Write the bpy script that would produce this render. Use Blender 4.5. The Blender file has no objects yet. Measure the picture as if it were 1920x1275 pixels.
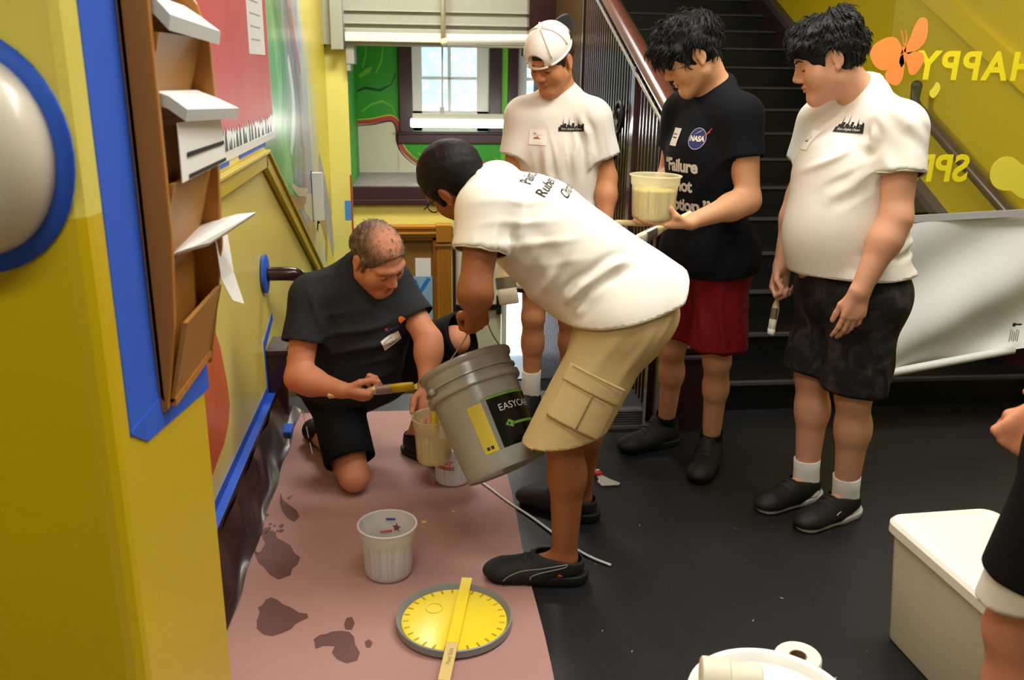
import bpy, bmesh, math, random
import numpy as np
from mathutils import Vector, Matrix
from mathutils.bvhtree import BVHTree

# ------------------------------------------------------------------ camera, world, lights, exposure
C = bpy.context.scene.collection
scene = bpy.context.scene

def lin(c):
    return tuple(((v / 255) / 12.92 if v / 255 <= .04045 else ((v / 255 + .055) / 1.055) ** 2.4) for v in c) + (1.0,)

def setup_camera():
    pitch, yaw, roll = math.radians(17.1), math.radians(6.3), math.radians(0.8)
    fw = Vector((math.sin(yaw) * math.cos(pitch), math.cos(yaw) * math.cos(pitch), -math.sin(pitch)))
    r0 = Vector((math.cos(yaw), -math.sin(yaw), 0)); u0 = r0.cross(fw)
    r = r0 * math.cos(roll) + u0 * math.sin(roll); u = -r0 * math.sin(roll) + u0 * math.cos(roll)
    cd = bpy.data.cameras.new('camera'); cam = bpy.data.objects.new('camera', cd); C.objects.link(cam)
    cd.sensor_width = 36; cd.sensor_fit = 'HORIZONTAL'; cd.lens = 1650 / 1920 * 36; cd.clip_start = .02
    cd.dof.use_dof = True; cd.dof.focus_distance = 3.0; cd.dof.aperture_fstop = 5.6
    m = Matrix((r, u, -fw)).transposed().to_4x4(); m.translation = (0, 0, 1.5)
    cam.matrix_world = m
    scene.camera = cam
setup_camera()

def setup_world():
    w = bpy.data.worlds.new('daylight'); scene.world = w; w.use_nodes = True
    nt = w.node_tree; nt.nodes.clear()
    out = nt.nodes.new('ShaderNodeOutputWorld'); bg = nt.nodes.new('ShaderNodeBackground')
    tc = nt.nodes.new('ShaderNodeTexCoord'); sp = nt.nodes.new('ShaderNodeSeparateXYZ'); cr = nt.nodes.new('ShaderNodeValToRGB')
    nt.links.new(tc.outputs['Generated'], sp.inputs[0]); nt.links.new(sp.outputs['Z'], cr.inputs[0])
    cr.color_ramp.elements[0].position = 0.0; cr.color_ramp.elements[0].color = (.86, .95, 1, 1)
    cr.color_ramp.elements[1].position = .5; cr.color_ramp.elements[1].color = (.55, .76, 1, 1)
    nt.links.new(cr.outputs[0], bg.inputs[0]); bg.inputs[1].default_value = 2.2
    nt.links.new(bg.outputs[0], out.inputs[0])
setup_world()

def area(name, loc, size, power, color=(1, .965, .91), rot=(0, 0, 0), size_y=None):
    l = bpy.data.lights.new(name, 'AREA'); l.energy = power; l.color = color; l.size = size
    if size_y: l.shape = 'RECTANGLE'; l.size_y = size_y
    o = bpy.data.objects.new(name, l); C.objects.link(o); o.location = loc; o.rotation_euler = rot
    return o
area('hall_light_and_fill', (1.30, 2.5, 3.1), 1.5, 52, size_y=.6)
area('hall_light_and_fill', (.15, 1.5, 3.1), 1.3, 26, size_y=.4)
area('hall_light_and_fill', (2.5, 2.3, 3.1), 1.3, 24, size_y=.4)
area('hall_light_and_fill', (-.35, -.5, 3.1), 1.2, 34, size_y=.4)  # added fill behind the camera, brightens the pier front and rack
area('landing_fill', (.0, 5.6, 3.1), 1.2, 74, size_y=.6, color=(1, .98, .93))  # unseen fill light added to brighten the vestibule and left wall

sl = bpy.data.lights.new('sun', 'SUN'); sl.energy = 5.0; sl.angle = .05
so = bpy.data.objects.new('sun', sl); C.objects.link(so); so.location = (0, 14, 10); so.rotation_euler = (math.radians(-8), 0, 0)

scene.view_settings.view_transform = 'Standard'; scene.view_settings.look = 'None'
scene.view_settings.gamma = 1.0; scene.view_settings.use_curve_mapping = False
scene.view_settings.exposure = 0.25

# ------------------------------------------------------------------ materials
MATS = {}
def mat(name, col, rough=.6, var=0.06, scale=12, bump=0, bscale=200, spec=.4, metal=0, trans=0, alpha=1, emit=None, coat=0, col2=None, stretch=None, sss=0):
    if name in MATS: return MATS[name]
    m = bpy.data.materials.new(name); m.use_nodes = True; MATS[name] = m
    nt = m.node_tree; b = nt.nodes['Principled BSDF']
    c = lin(col); c2 = lin(col2) if col2 else tuple(max(0, v * (1 - var * 2)) for v in c[:3]) + (1,)
    tc = nt.nodes.new('ShaderNodeTexCoord'); mp = nt.nodes.new('ShaderNodeMapping')
    nt.links.new(tc.outputs['Object'], mp.inputs[0])
    if stretch: mp.inputs['Scale'].default_value = stretch
    nz = nt.nodes.new('ShaderNodeTexNoise'); nz.inputs['Scale'].default_value = scale; nz.inputs['Detail'].default_value = 4
    nt.links.new(mp.outputs[0], nz.inputs['Vector'])
    mx = nt.nodes.new('ShaderNodeMix'); mx.data_type = 'RGBA'
    mx.inputs[6].default_value = c; mx.inputs[7].default_value = c2
    nt.links.new(nz.outputs[0], mx.inputs[0]); nt.links.new(mx.outputs[2], b.inputs['Base Color'])
    b.inputs['Roughness'].default_value = rough; b.inputs['Specular IOR Level'].default_value = spec
    b.inputs['Metallic'].default_value = metal; b.inputs['Transmission Weight'].default_value = trans
    b.inputs['Alpha'].default_value = alpha; b.inputs['Coat Weight'].default_value = coat
    if sss:
        b.inputs['Subsurface Weight'].default_value = sss; b.inputs['Subsurface Radius'].default_value = (.02, .008, .005); b.inputs['Subsurface Scale'].default_value = .4
    if emit:
        b.inputs['Emission Color'].default_value = lin(emit[0]); b.inputs['Emission Strength'].default_value = emit[1]
    if bump:
        n2 = nt.nodes.new('ShaderNodeTexNoise'); n2.inputs['Scale'].default_value = bscale; n2.inputs['Detail'].default_value = 3
        nt.links.new(mp.outputs[0], n2.inputs['Vector'])
        bp = nt.nodes.new('ShaderNodeBump'); bp.inputs['Strength'].default_value = bump; bp.inputs['Distance'].default_value = .004
        nt.links.new(n2.outputs[0], bp.inputs['Height']); nt.links.new(bp.outputs[0], b.inputs['Normal'])
    return m

# ------------------------------------------------------------------ tagging and mesh building
def tag(o, label, cat, group=None):
    o['label'] = label; o['category'] = cat
    if group: o['group'] = group
    return o
def V(*a): return np.array(a, float)
def nrm(v): v = np.array(v, float); return v / np.linalg.norm(v)
ORG = {}
def empty(name, loc, label=None, cat=None, group=None):
    o = bpy.data.objects.new(name, None); C.objects.link(o); o.location = loc; o.empty_display_size = .05
    ORG[o] = np.array(loc, float)
    if label: tag(o, label, cat, group)
    return o
def link_mesh(name, verts, faces, mats, parent=None, idx=None, smooth=False, origin=None):
    """verts in world coordinates; the object's origin is its parent's origin (or the given one)"""
    verts = np.asarray(verts, float)
    if parent is not None: org = ORG[parent]
    elif origin is not None: org = np.array(origin, float)
    else:
        org = np.array([(verts[:, 0].min() + verts[:, 0].max()) / 2, (verts[:, 1].min() + verts[:, 1].max()) / 2, verts[:, 2].min()])
    me = bpy.data.meshes.new(name)
    if isinstance(faces, np.ndarray):
        n = len(faces); k = faces.shape[1]
        me.vertices.add(len(verts)); me.vertices.foreach_set('co', (verts - org).astype(np.float32).ravel())
        me.loops.add(n * k); me.loops.foreach_set('vertex_index', faces.astype(np.int32).ravel())
        me.polygons.add(n); me.polygons.foreach_set('loop_start', np.arange(0, n * k, k, dtype=np.int32))
        me.polygons.foreach_set('loop_total', np.full(n, k, np.int32))
        me.update(calc_edges=True)
    else:
        me.from_pydata([tuple(v) for v in (verts - org)], [], faces)
    if not isinstance(mats, (list, tuple)): mats = [mats]
    for m in mats: me.materials.append(m)
    if idx is not None: me.polygons.foreach_set('material_index', np.array(idx, np.int32))
    if smooth: me.polygons.foreach_set('use_smooth', np.ones(len(me.polygons), bool))
    me.validate(); me.update()
    o = bpy.data.objects.new(name, me); C.objects.link(o)
    ORG[o] = org
    if parent is not None: o.parent = parent
    else: o.location = org
    return o

class MB:
    def __init__(s): s.v = []; s.f = []; s.m = []; s.mats = []
    def mi(s, m):
        if m not in s.mats: s.mats.append(m)
        return s.mats.index(m)
    def add(s, vs, fs, m):
        b = len(s.v); s.v += [tuple(v) for v in vs]; i = s.mi(m)
        for f in fs: s.f.append(tuple(b + j for j in f)); s.m.append(i)
        return s
    def box(s, lo, hi, m, R=None, c=None):
        vs = [V(x, y, z) for z in (lo[2], hi[2]) for y in (lo[1], hi[1]) for x in (lo[0], hi[0])]
        if R is not None: vs = [np.array(c) + R @ (v - np.array(c)) for v in vs]
        return s.add(vs, [(0, 2, 3, 1), (4, 5, 7, 6), (0, 1, 5, 4), (2, 6, 7, 3), (0, 4, 6, 2), (1, 3, 7, 5)], m)
    def quad(s, a, b, c, d, m): return s.add([a, b, c, d], [(0, 1, 2, 3)], m)
    def poly(s, pts, m): return s.add(pts, [tuple(range(len(pts)))], m)
    def prism(s, pts, ext, m):
        """planar outline pts extruded by the vector ext"""
        n = len(pts); p = [np.array(q, float) for q in pts]; e = np.array(ext, float)
        return s.add(p + [q + e for q in p], [tuple(range(n))[::-1], tuple(range(n, 2 * n))] + [(i, (i + 1) % n, n + (i + 1) % n, n + i) for i in range(n)], m)
    def tube(s, pts, r, m, n=10, cap=True, flat=1.0, up=None):
        pts = [np.array(p, float) for p in pts]; N = len(pts); rs = r if hasattr(r, '__len__') else [r] * N
        vs = []; ref = None
        for i, p in enumerate(pts):
            t = nrm(pts[min(i + 1, N - 1)] - pts[max(i - 1, 0)])
            if ref is None:
                ref = np.array(up, float) if up is not None else (V(0, 0, 1) if abs(t[2]) < .9 else V(1, 0, 0))
            a = nrm(np.cross(t, ref)); b = np.cross(a, t); ref = b
            for k in range(n):
                th = 2 * math.pi * k / n; vs.append(p + rs[i] * (a * math.cos(th) + flat * b * math.sin(th)))
        fs = [(i * n + k, i * n + (k + 1) % n, (i + 1) * n + (k + 1) % n, (i + 1) * n + k) for i in range(N - 1) for k in range(n)]
        if cap: fs += [tuple(range(n))[::-1], tuple(range((N - 1) * n, N * n))]
        return s.add(vs, fs, m)
    def lathe(s, prof, m, c=(0, 0, 0), ax=(0, 0, 1), n=32, arc=None, start=0, ref=None):
        """profile (radius, height) turned about the axis ax through c"""
        ax = nrm(ax); a = nrm(np.cross(ax, ref if ref is not None else ((0, 1, 0) if abs(ax[1]) < .9 else (1, 0, 0)))); b = np.cross(ax, a)
        full = arc is None; K = n if full else n + 1; arc = arc or 2 * math.pi
        vs = []
        for r, h in prof:
            for k in range(K):
                t = start + arc * k / n; vs.append(np.array(c) + ax * h + r * (a * math.cos(t) + b * math.sin(t)))
        fs = []
        for i in range(len(prof) - 1):
            for k in range(n):
                k2 = (k + 1) % K
                fs.append((i * K + k, i * K + k2, (i + 1) * K + k2, (i + 1) * K + k))
        return s.add(vs, fs, m)
    def ball(s, c, r, m, n=16):
        r = r if hasattr(r, '__len__') else (r, r, r)
        vs = []; fs = []
        for i in range(n + 1):
            ph = math.pi * i / n
            for k in range(2 * n):
                th = math.pi * k / n; vs.append((c[0] + r[0] * math.sin(ph) * math.cos(th), c[1] + r[1] * math.sin(ph) * math.sin(th), c[2] + r[2] * math.cos(ph)))
        for i in range(n):
            for k in range(2 * n):
                fs.append((i * 2 * n + k, (i + 1) * 2 * n + k, (i + 1) * 2 * n + (k + 1) % (2 * n), i * 2 * n + (k + 1) % (2 * n)))
        return s.add(vs, fs, m)
    def grid(s, fn, nu, nv, m):
        vs = [fn(i / nu, j / nv) for j in range(nv + 1) for i in range(nu + 1)]
        return s.add(vs, [(j * (nu + 1) + i, j * (nu + 1) + i + 1, (j + 1) * (nu + 1) + i + 1, (j + 1) * (nu + 1) + i) for j in range(nv) for i in range(nu)], m)
    def build(s, name, parent=None, smooth=False, label=None, cat=None, group=None, kind=None, bevel=0, solid=0, angle=None, origin=None):
        o = link_mesh(name, s.v, s.f, s.mats, parent, s.m, smooth, origin)
        if bevel:
            bv = o.modifiers.new('bevel', 'BEVEL'); bv.width = bevel; bv.segments = 2; bv.limit_method = 'ANGLE'
        if solid:
            so = o.modifiers.new('thick', 'SOLIDIFY'); so.thickness = solid; so.offset = 0
        if smooth and angle is not None:
            o.data.polygons.foreach_set('use_smooth', np.ones(len(o.data.polygons), bool))
            try: o.data.set_sharp_from_angle(angle=math.radians(angle))
            except Exception: pass
        if label and cat: tag(o, label, cat, group)
        elif label: o['label'] = label
        if kind: o['kind'] = kind
        return o

def rot_to(x, z):
    """matrix whose columns are x, y, z axes: z kept, x made square to it"""
    z = nrm(z); x = np.array(x, float); x = nrm(x - z * np.dot(x, z)); y = np.cross(z, x)
    return np.stack([x, y, z], 1)

def text_mesh(body, size=1.0, shear=0.0, align='CENTER', bold=0.0, spacing=1.0):
    cu = bpy.data.curves.new('lettering', 'FONT'); cu.body = body; cu.size = size; cu.shear = shear; cu.align_x = align
    cu.offset = bold; cu.space_character = spacing; cu.resolution_u = 4
    ob = bpy.data.objects.new('lettering', cu); C.objects.link(ob)
    dg = bpy.context.evaluated_depsgraph_get(); dg.update()
    me = bpy.data.meshes.new_from_object(ob.evaluated_get(dg))
    vs = [tuple(v.co) for v in me.vertices]; fs = [tuple(p.vertices) for p in me.polygons]
    bpy.data.objects.remove(ob); bpy.data.curves.remove(cu); bpy.data.meshes.remove(me)
    return vs, fs
def flat_text(mb, body, o, right, up, size, m, **k):
    vs, fs = text_mesh(body, size, **k); right = np.array(right, float); up = np.array(up, float)
    mb.add([np.array(o) + right * v[0] + up * v[1] for v in vs], fs, m)
def subdiv(vs, fs, maxlen):
    """split long triangles so that a flat shape can follow a curved surface"""
    bm = bmesh.new(); bv = [bm.verts.new(v) for v in vs]
    for f in fs:
        try: bm.faces.new([bv[i] for i in f])
        except Exception: pass
    bmesh.ops.triangulate(bm, faces=bm.faces[:])
    for _ in range(6):
        es = [e for e in bm.edges if e.calc_length() > maxlen]
        if not es: break
        bmesh.ops.subdivide_edges(bm, edges=es, cuts=1); bmesh.ops.triangulate(bm, faces=bm.faces[:])
    bm.verts.index_update()
    r = [tuple(v.co) for v in bm.verts], [tuple(v.index for v in f.verts) for f in bm.faces]
    bm.free(); return r
def bvh_of(o):
    me = o.data; org = Vector(ORG[o])
    return BVHTree.FromPolygons([v.co + org for v in me.vertices], [tuple(p.vertices) for p in me.polygons])
def wrap(mb, vs2, fs, bvh, o, right, up, m, off=.002, reach=.4, maxlen=.012):
    """lay flat shapes onto a surface, seen along -(right x up)"""
    vs2, fs = subdiv([(v[0], v[1], 0) for v in vs2], fs, maxlen)
    right = nrm(right); up = nrm(np.array(up) - right * np.dot(up, right)); out = np.cross(right, up); res = []; ok = []
    for v in vs2:
        p = np.array(o) + right * v[0] + up * v[1]
        h = bvh.ray_cast(Vector(p + out * reach), Vector(-out), reach * 2)
        ok.append(h[0] is not None)
        res.append(np.array(h[0]) + out * off if h[0] is not None else p)
    fs = [f for f in fs if all(ok[i] for i in f)]
    mb.add(res, fs, m)
def rect2(x0, y0, x1, y1): return [(x0, y0), (x1, y0), (x1, y1), (x0, y1)], [(0, 1, 2, 3)]
def disc2(cx, cy, rx, ry, n=28): return [(cx + rx * math.cos(2 * math.pi * i / n), cy + ry * math.sin(2 * math.pi * i / n)) for i in range(n)], [tuple(range(n))]

# ------------------------------------------------------------------ soft bodies: signed distances, one continuous skin per figure
def cone(a, b, r1, r2=None, k=.02, sq=None): return ('c', np.array(a, float), np.array(b, float), r1, r1 if r2 is None else r2, k, sq)
def ball(c, r, k=.02): return cone(c, np.array(c, float) + V(0, 0, 1e-4), r, r, k)
def ell(c, r, R=None, k=.02): return ('e', np.array(c, float), np.array(r, float), np.eye(3) if R is None else np.array(R, float), k)
def sub(p, k=.01): return ('s', p, k)
def grown(p, o):
    if p[0] == 'c': return ('c', p[1], p[2], p[3] + o, p[4] + o) + p[5:]
    if p[0] == 'e': return ('e', p[1], p[2] + o, p[3], p[4])
    return ('s', grown(p[1], o), p[2])
def pbox(p):
    if p[0] == 's': return pbox(p[1])
    if p[0] == 'c':
        r = max(p[3], p[4]); return np.minimum(p[1], p[2]) - r, np.maximum(p[1], p[2]) + r
    e = np.sqrt(((p[3] * p[2][:, None]) ** 2).sum(0)); return p[1] - e, p[1] + e
def pdist(p, X, Y, Z):
    if p[0] == 'c':
        _, a, b, r1, r2, k, sq = p
        ba = b - a; px, py, pz = X - a[0], Y - a[1], Z - a[2]; s = 1.0
        if sq is not None:
            n, s = nrm(sq[0]), sq[1]; g = 1 / s - 1
            q = px * n[0] + py * n[1] + pz * n[2]
            px, py, pz = px + n[0] * q * g, py + n[1] * q * g, pz + n[2] * q * g
            ba = ba + n * np.dot(ba, n) * g
        L = max(float(ba @ ba), 1e-12)
        h = np.clip((px * ba[0] + py * ba[1] + pz * ba[2]) / L, 0, 1)
        d = np.sqrt((px - ba[0] * h) ** 2 + (py - ba[1] * h) ** 2 + (pz - ba[2] * h) ** 2) - (r1 + (r2 - r1) * h)
        return d * min(1, s)
    _, c, r, R, k = p
    px, py, pz = X - c[0], Y - c[1], Z - c[2]
    q = [(R[i][0] * px + R[i][1] * py + R[i][2] * pz) for i in range(3)]
    k0 = np.sqrt(sum((q[i] / r[i]) ** 2 for i in range(3))); k1 = np.sqrt(sum((q[i] / r[i] ** 2) ** 2 for i in range(3))) + 1e-6
    return k0 * (k0 - 1) / k1
def smin(a, b, k):
    h = np.maximum(k - np.abs(a - b), 0) / k
    return np.minimum(a, b) - h * h * k * .25
FAR = .15
class Field:
    def __init__(s, lo, hi, h):
        s.lo = np.array(lo) - 4 * h; s.h = h; s.n = np.ceil((np.array(hi) + 4 * h - s.lo) / h).astype(int) + 1
        s.ax = [(s.lo[i] + h * np.arange(s.n[i])).astype(np.float32) for i in range(3)]
        s.d = np.full(s.n, FAR, np.float32); s.u = None
    def rng(s, lo, hi, m):
        a = np.clip(np.floor((lo - m - s.lo) / s.h).astype(int), 0, s.n); b = np.clip(np.ceil((hi + m - s.lo) / s.h).astype(int) + 1, 0, s.n)
        return a, b
    def group(s, prims, kj=.02, cuts=()):
        bb = [pbox(p) for p in prims if p[0] != 's']
        lo = np.min([b[0] for b in bb], 0); hi = np.max([b[1] for b in bb], 0)
        if not hasattr(s, 'cuts'): s.cuts = []
        s.cuts += [(np.array(c[0], float), nrm(c[1])) for c in cuts]
        A, B = s.rng(lo, hi, .035 + kj)
        T = np.full(B - A, FAR, np.float32)
        for p in prims:
            k = p[2] if p[0] == 's' else (p[5] if p[0] == 'c' else p[4])
            l, h_ = pbox(p); a, b = s.rng(l, h_, .02 + k); a = np.maximum(a, A); b = np.minimum(b, B)
            if np.any(b <= a): continue
            sl = tuple(slice(a[i] - A[i], b[i] - A[i]) for i in range(3))
            X, Y, Z = s.ax[0][a[0]:b[0], None, None], s.ax[1][None, a[1]:b[1], None], s.ax[2][None, None, a[2]:b[2]]
            if p[0] == 's': T[sl] = -smin(-T[sl], pdist(p[1], X, Y, Z), k)
            else: T[sl] = smin(T[sl], pdist(p, X, Y, Z), max(k, 1e-4))
        S = tuple(slice(A[i], B[i]) for i in range(3))
        if len(cuts) or s.u is not None:
            if s.u is None: s.u = s.d.copy()
        if s.u is not None: s.u[S] = smin(s.u[S], T, max(kj, 1e-4))
        X, Y, Z = s.ax[0][A[0]:B[0], None, None], s.ax[1][None, A[1]:B[1], None], s.ax[2][None, None, A[2]:B[2]]
        for c in cuts:
            p0, n = c; n = nrm(n)
            T = np.maximum(T, ((X - p0[0]) * n[0] + (Y - p0[1]) * n[1] + (Z - p0[2]) * n[2]).astype(np.float32))
        s.d[S] = smin(s.d[S], T, max(kj, 1e-4))
    def carve(s, prims, k=.006):
        for p in prims:
            l, h_ = pbox(p); a, b = s.rng(l, h_, .02 + k)
            if np.any(b <= a): continue
            sl = tuple(slice(a[i], b[i]) for i in range(3))
            X, Y, Z = s.ax[0][a[0]:b[0], None, None], s.ax[1][None, a[1]:b[1], None], s.ax[2][None, None, a[2]:b[2]]
            s.d[sl] = -smin(-s.d[sl], pdist(p, X, Y, Z), k)
    def cut(s, p0, n):
        if s.u is None: s.u = s.d.copy()
        if not hasattr(s, 'cuts'): s.cuts = []
        s.cuts.append((np.array(p0, float), nrm(n)))
        n = nrm(n); X, Y, Z = s.ax[0][:, None, None], s.ax[1][None, :, None], s.ax[2][None, None, :]
        s.d = np.maximum(s.d, ((X - p0[0]) * n[0] + (Y - p0[1]) * n[1] + (Z - p0[2]) * n[2]).astype(np.float32))
    def sample(s, P, F=None):
        F = s.d if F is None else F
        g = (P - s.lo) / s.h; i = np.clip(np.floor(g).astype(int), 0, s.n - 2); t = g - i
        r = 0
        for dx in (0, 1):
            for dy in (0, 1):
                for dz in (0, 1):
                    w = (t[:, 0] if dx else 1 - t[:, 0]) * (t[:, 1] if dy else 1 - t[:, 1]) * (t[:, 2] if dz else 1 - t[:, 2])
                    r = r + w * F[i[:, 0] + dx, i[:, 1] + dy, i[:, 2] + dz]
        return r
    def grad(s, P):
        e = s.h; g = np.stack([s.sample(P + np.eye(3)[i] * e) - s.sample(P - np.eye(3)[i] * e) for i in range(3)], 1)
        return g / (np.linalg.norm(g, axis=1, keepdims=True) + 1e-9)
    def mesh(s, open_caps=True):
        d = s.d; I = d < 0; nx, ny, nz = d.shape
        cnt = np.zeros((nx - 1, ny - 1, nz - 1), np.int8)
        for dx in (0, 1):
            for dy in (0, 1):
                for dz in (0, 1): cnt += I[dx:nx - 1 + dx, dy:ny - 1 + dy, dz:nz - 1 + dz]
        act = (cnt > 0) & (cnt < 8); ci = np.argwhere(act)
        vid = np.full(act.shape, -1, np.int32); vid[act] = np.arange(len(ci))
        cor = np.array([[a, b, c] for a in (0, 1) for b in (0, 1) for c in (0, 1)])
        val = np.stack([d[ci[:, 0] + c[0], ci[:, 1] + c[1], ci[:, 2] + c[2]] for c in cor], 1)
        acc = np.zeros((len(ci), 3)); num = np.zeros(len(ci))
        for a in range(8):
            for b in range(a + 1, 8):
                if np.abs(cor[a] - cor[b]).sum() != 1: continue
                va, vb = val[:, a], val[:, b]; x = (va < 0) != (vb < 0)
                t = np.where(x, va / np.where(x, va - vb, 1), 0)
                acc += x[:, None] * (cor[a] + (cor[b] - cor[a]) * t[:, None]); num += x
        verts = s.lo + s.h * (ci + acc / num[:, None])
        quads = []
        for axis in range(3):
            o1, o2 = (axis + 1) % 3, (axis + 2) % 3
            a = [slice(None)] * 3; b = [slice(None)] * 3; a[axis] = slice(0, -1); b[axis] = slice(1, None)
            A_, B_ = I[tuple(a)], I[tuple(b)]
            e = np.argwhere(A_ != B_); e = e[(e[:, o1] > 0) & (e[:, o2] > 0) & (e[:, o1] < s.n[o1] - 1) & (e[:, o2] < s.n[o2] - 1)]
            ins = A_[e[:, 0], e[:, 1], e[:, 2]]
            def cell(p, q):
                c = e.copy(); c[:, o1] -= p; c[:, o2] -= q; return vid[c[:, 0], c[:, 1], c[:, 2]]
            Q = np.stack([cell(1, 1), cell(0, 1), cell(0, 0), cell(1, 0)], 1)
            Q[~ins] = Q[~ins][:, ::-1]; quads.append(Q)
        Q = np.concatenate(quads)
        Q = Q[(Q >= 0).all(1)]
        if s.u is not None and open_caps:
            inside = s.sample(verts, s.u) < -.55 * s.h; g = s.grad(verts); cap = np.zeros(len(verts), bool)
            for p0, n in getattr(s, 'cuts', []):
                cap |= inside & (np.abs((verts - p0) @ n) < 1.2 * s.h) & (g @ n > .62)
            Q = Q[~cap[Q].all(1)]
            used = np.unique(Q); mp = np.full(len(verts), -1, np.int64); mp[used] = np.arange(len(used))
            verts = verts[used]; Q = mp[Q]
        return verts, Q
def wob(P, f, seed=0):
    """smooth pseudo-noise in -1..1 at points P, frequency f per metre (scalar or per axis)"""
    r = np.random.RandomState(seed); q = P * np.array(f) if hasattr(f, '__len__') else P * f; t = 0
    for i in range(5):
        k = r.normal(size=3); ph = r.uniform(0, 6.28); w = r.normal(size=3) * .6
        t = t + np.sin(q @ k + ph + 1.1 * np.sin(q @ w + ph * 2))
    return t / 5 * 1.5
def fold(P, c, along, across, wl, amp, size):
    """a fan of soft cloth folds: ridges that run along one direction, wavelength wl, fading away from c"""
    along, across = nrm(along), nrm(across); q = P - np.array(c)
    a, b = q @ along, q @ across
    w = np.exp(-((q ** 2).sum(1)) / (2 * size ** 2))
    t = b / wl + .30 * np.sin(a * 7 + 1.3) + .12 * np.sin(a * 19 + b * 5); i = np.floor(t); fr = t - i - .5
    rnd = np.mod(np.sin(i * 12.9898 + wl * 78.2) * 43758.5453, 1); ph = np.mod(rnd * 7.31, 1)
    win = np.exp(-((a - (ph - .5) * size) ** 2) / (2 * (size * (.35 + .5 * rnd)) ** 2))
    return amp * w * win * (.25 + rnd) * np.exp(-(fr / .20) ** 2) * 1.5

def crease(P, pts, width, amp):
    """one raised cloth fold along a polyline, tapering at both ends, with a shallow valley beside it"""
    pts = [np.array(p, float) for p in pts]; best = np.full(len(P), 9.0); tt = np.zeros(len(P)); n = len(pts) - 1
    for i in range(n):
        a, b = pts[i], pts[i + 1]; ba = b - a; h = np.clip(((P - a) @ ba) / (ba @ ba), 0, 1); d = np.linalg.norm(P - a - h[:, None] * ba, axis=1)
        m = d < best; best = np.where(m, d, best); tt = np.where(m, (i + h) / n, tt)
    w = np.sin(np.pi * np.clip(tt * .96 + .02, 0, 1)) ** .7
    return amp * w * (np.exp(-(best / width) ** 2) - .55 * np.exp(-((best - 2.1 * width) / width) ** 2))
def loops_of(Q):
    E = np.concatenate([Q[:, [i, (i + 1) % 4]] for i in range(4)]); S = np.sort(E, 1)
    u, c = np.unique(S, axis=0, return_counts=True); b = u[c == 1]; nb = {}
    for i, j in b: nb.setdefault(int(i), []).append(int(j)); nb.setdefault(int(j), []).append(int(i))
    seen = set(); out = []
    for st_ in nb:
        if st_ in seen: continue
        lp = [st_]; seen.add(st_); cur = st_
        while True:
            nx = [k for k in nb[cur] if k not in seen]
            if not nx: break
            cur = nx[0]; seen.add(cur); lp.append(cur)
        out.append(lp)
    return out
def bounds(groups):
    bb = [pbox(p) for g in groups for p in g[0] if p[0] != 's']
    return np.min([b[0] for b in bb], 0), np.max([b[1] for b in bb], 0)
def sdf_object(name, groups, h, m, parent, cuts=(), carve=(), disp=None, solid=0, caps=True, matfn=None, smooth_it=1, label=None, hem=0, hem_skip=None):
    lo, hi = bounds(groups); F = Field(lo, hi, h)
    for g in groups: F.group(*g)
    if carve: F.carve(carve)
    for c in cuts: F.cut(*c)
    v, q = F.mesh(caps)
    if disp is not None: v = v + F.grad(v) * disp(v)[:, None]
    idx = matfn(v[q].mean(1)) if matfn else None
    LP = loops_of(q) if F.u is not None and caps else []
    for lp in LP:
        if len(lp) < 12: continue
        L_ = np.array(lp); p = v[L_]
        for _ in range(14): p = .5 * p + .25 * (np.roll(p, 1, 0) + np.roll(p, -1, 0))
        v[L_] = p
    o = link_mesh(name, v, q, m, parent, idx, True)
    if smooth_it:
        sm = o.modifiers.new('smooth', 'SMOOTH'); sm.iterations = smooth_it; sm.factor = .5
    if solid:
        so = o.modifiers.new('thick', 'SOLIDIFY'); so.thickness = solid; so.offset = -1
    if label: o['label'] = label
    if hem:
        for lp in LP:
            p = v[np.array(lp)]
            if len(lp) < 40 or (hem_skip is not None and np.linalg.norm(p.mean(0) - hem_skip) < .09): continue
            p = p[::3]; mb = MB(); mb.tube(list(p) + [p[0], p[1]], hem, m if not isinstance(m, list) else m[0], 6, cap=False); mb.build('hem', o, True)
    return o

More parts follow.
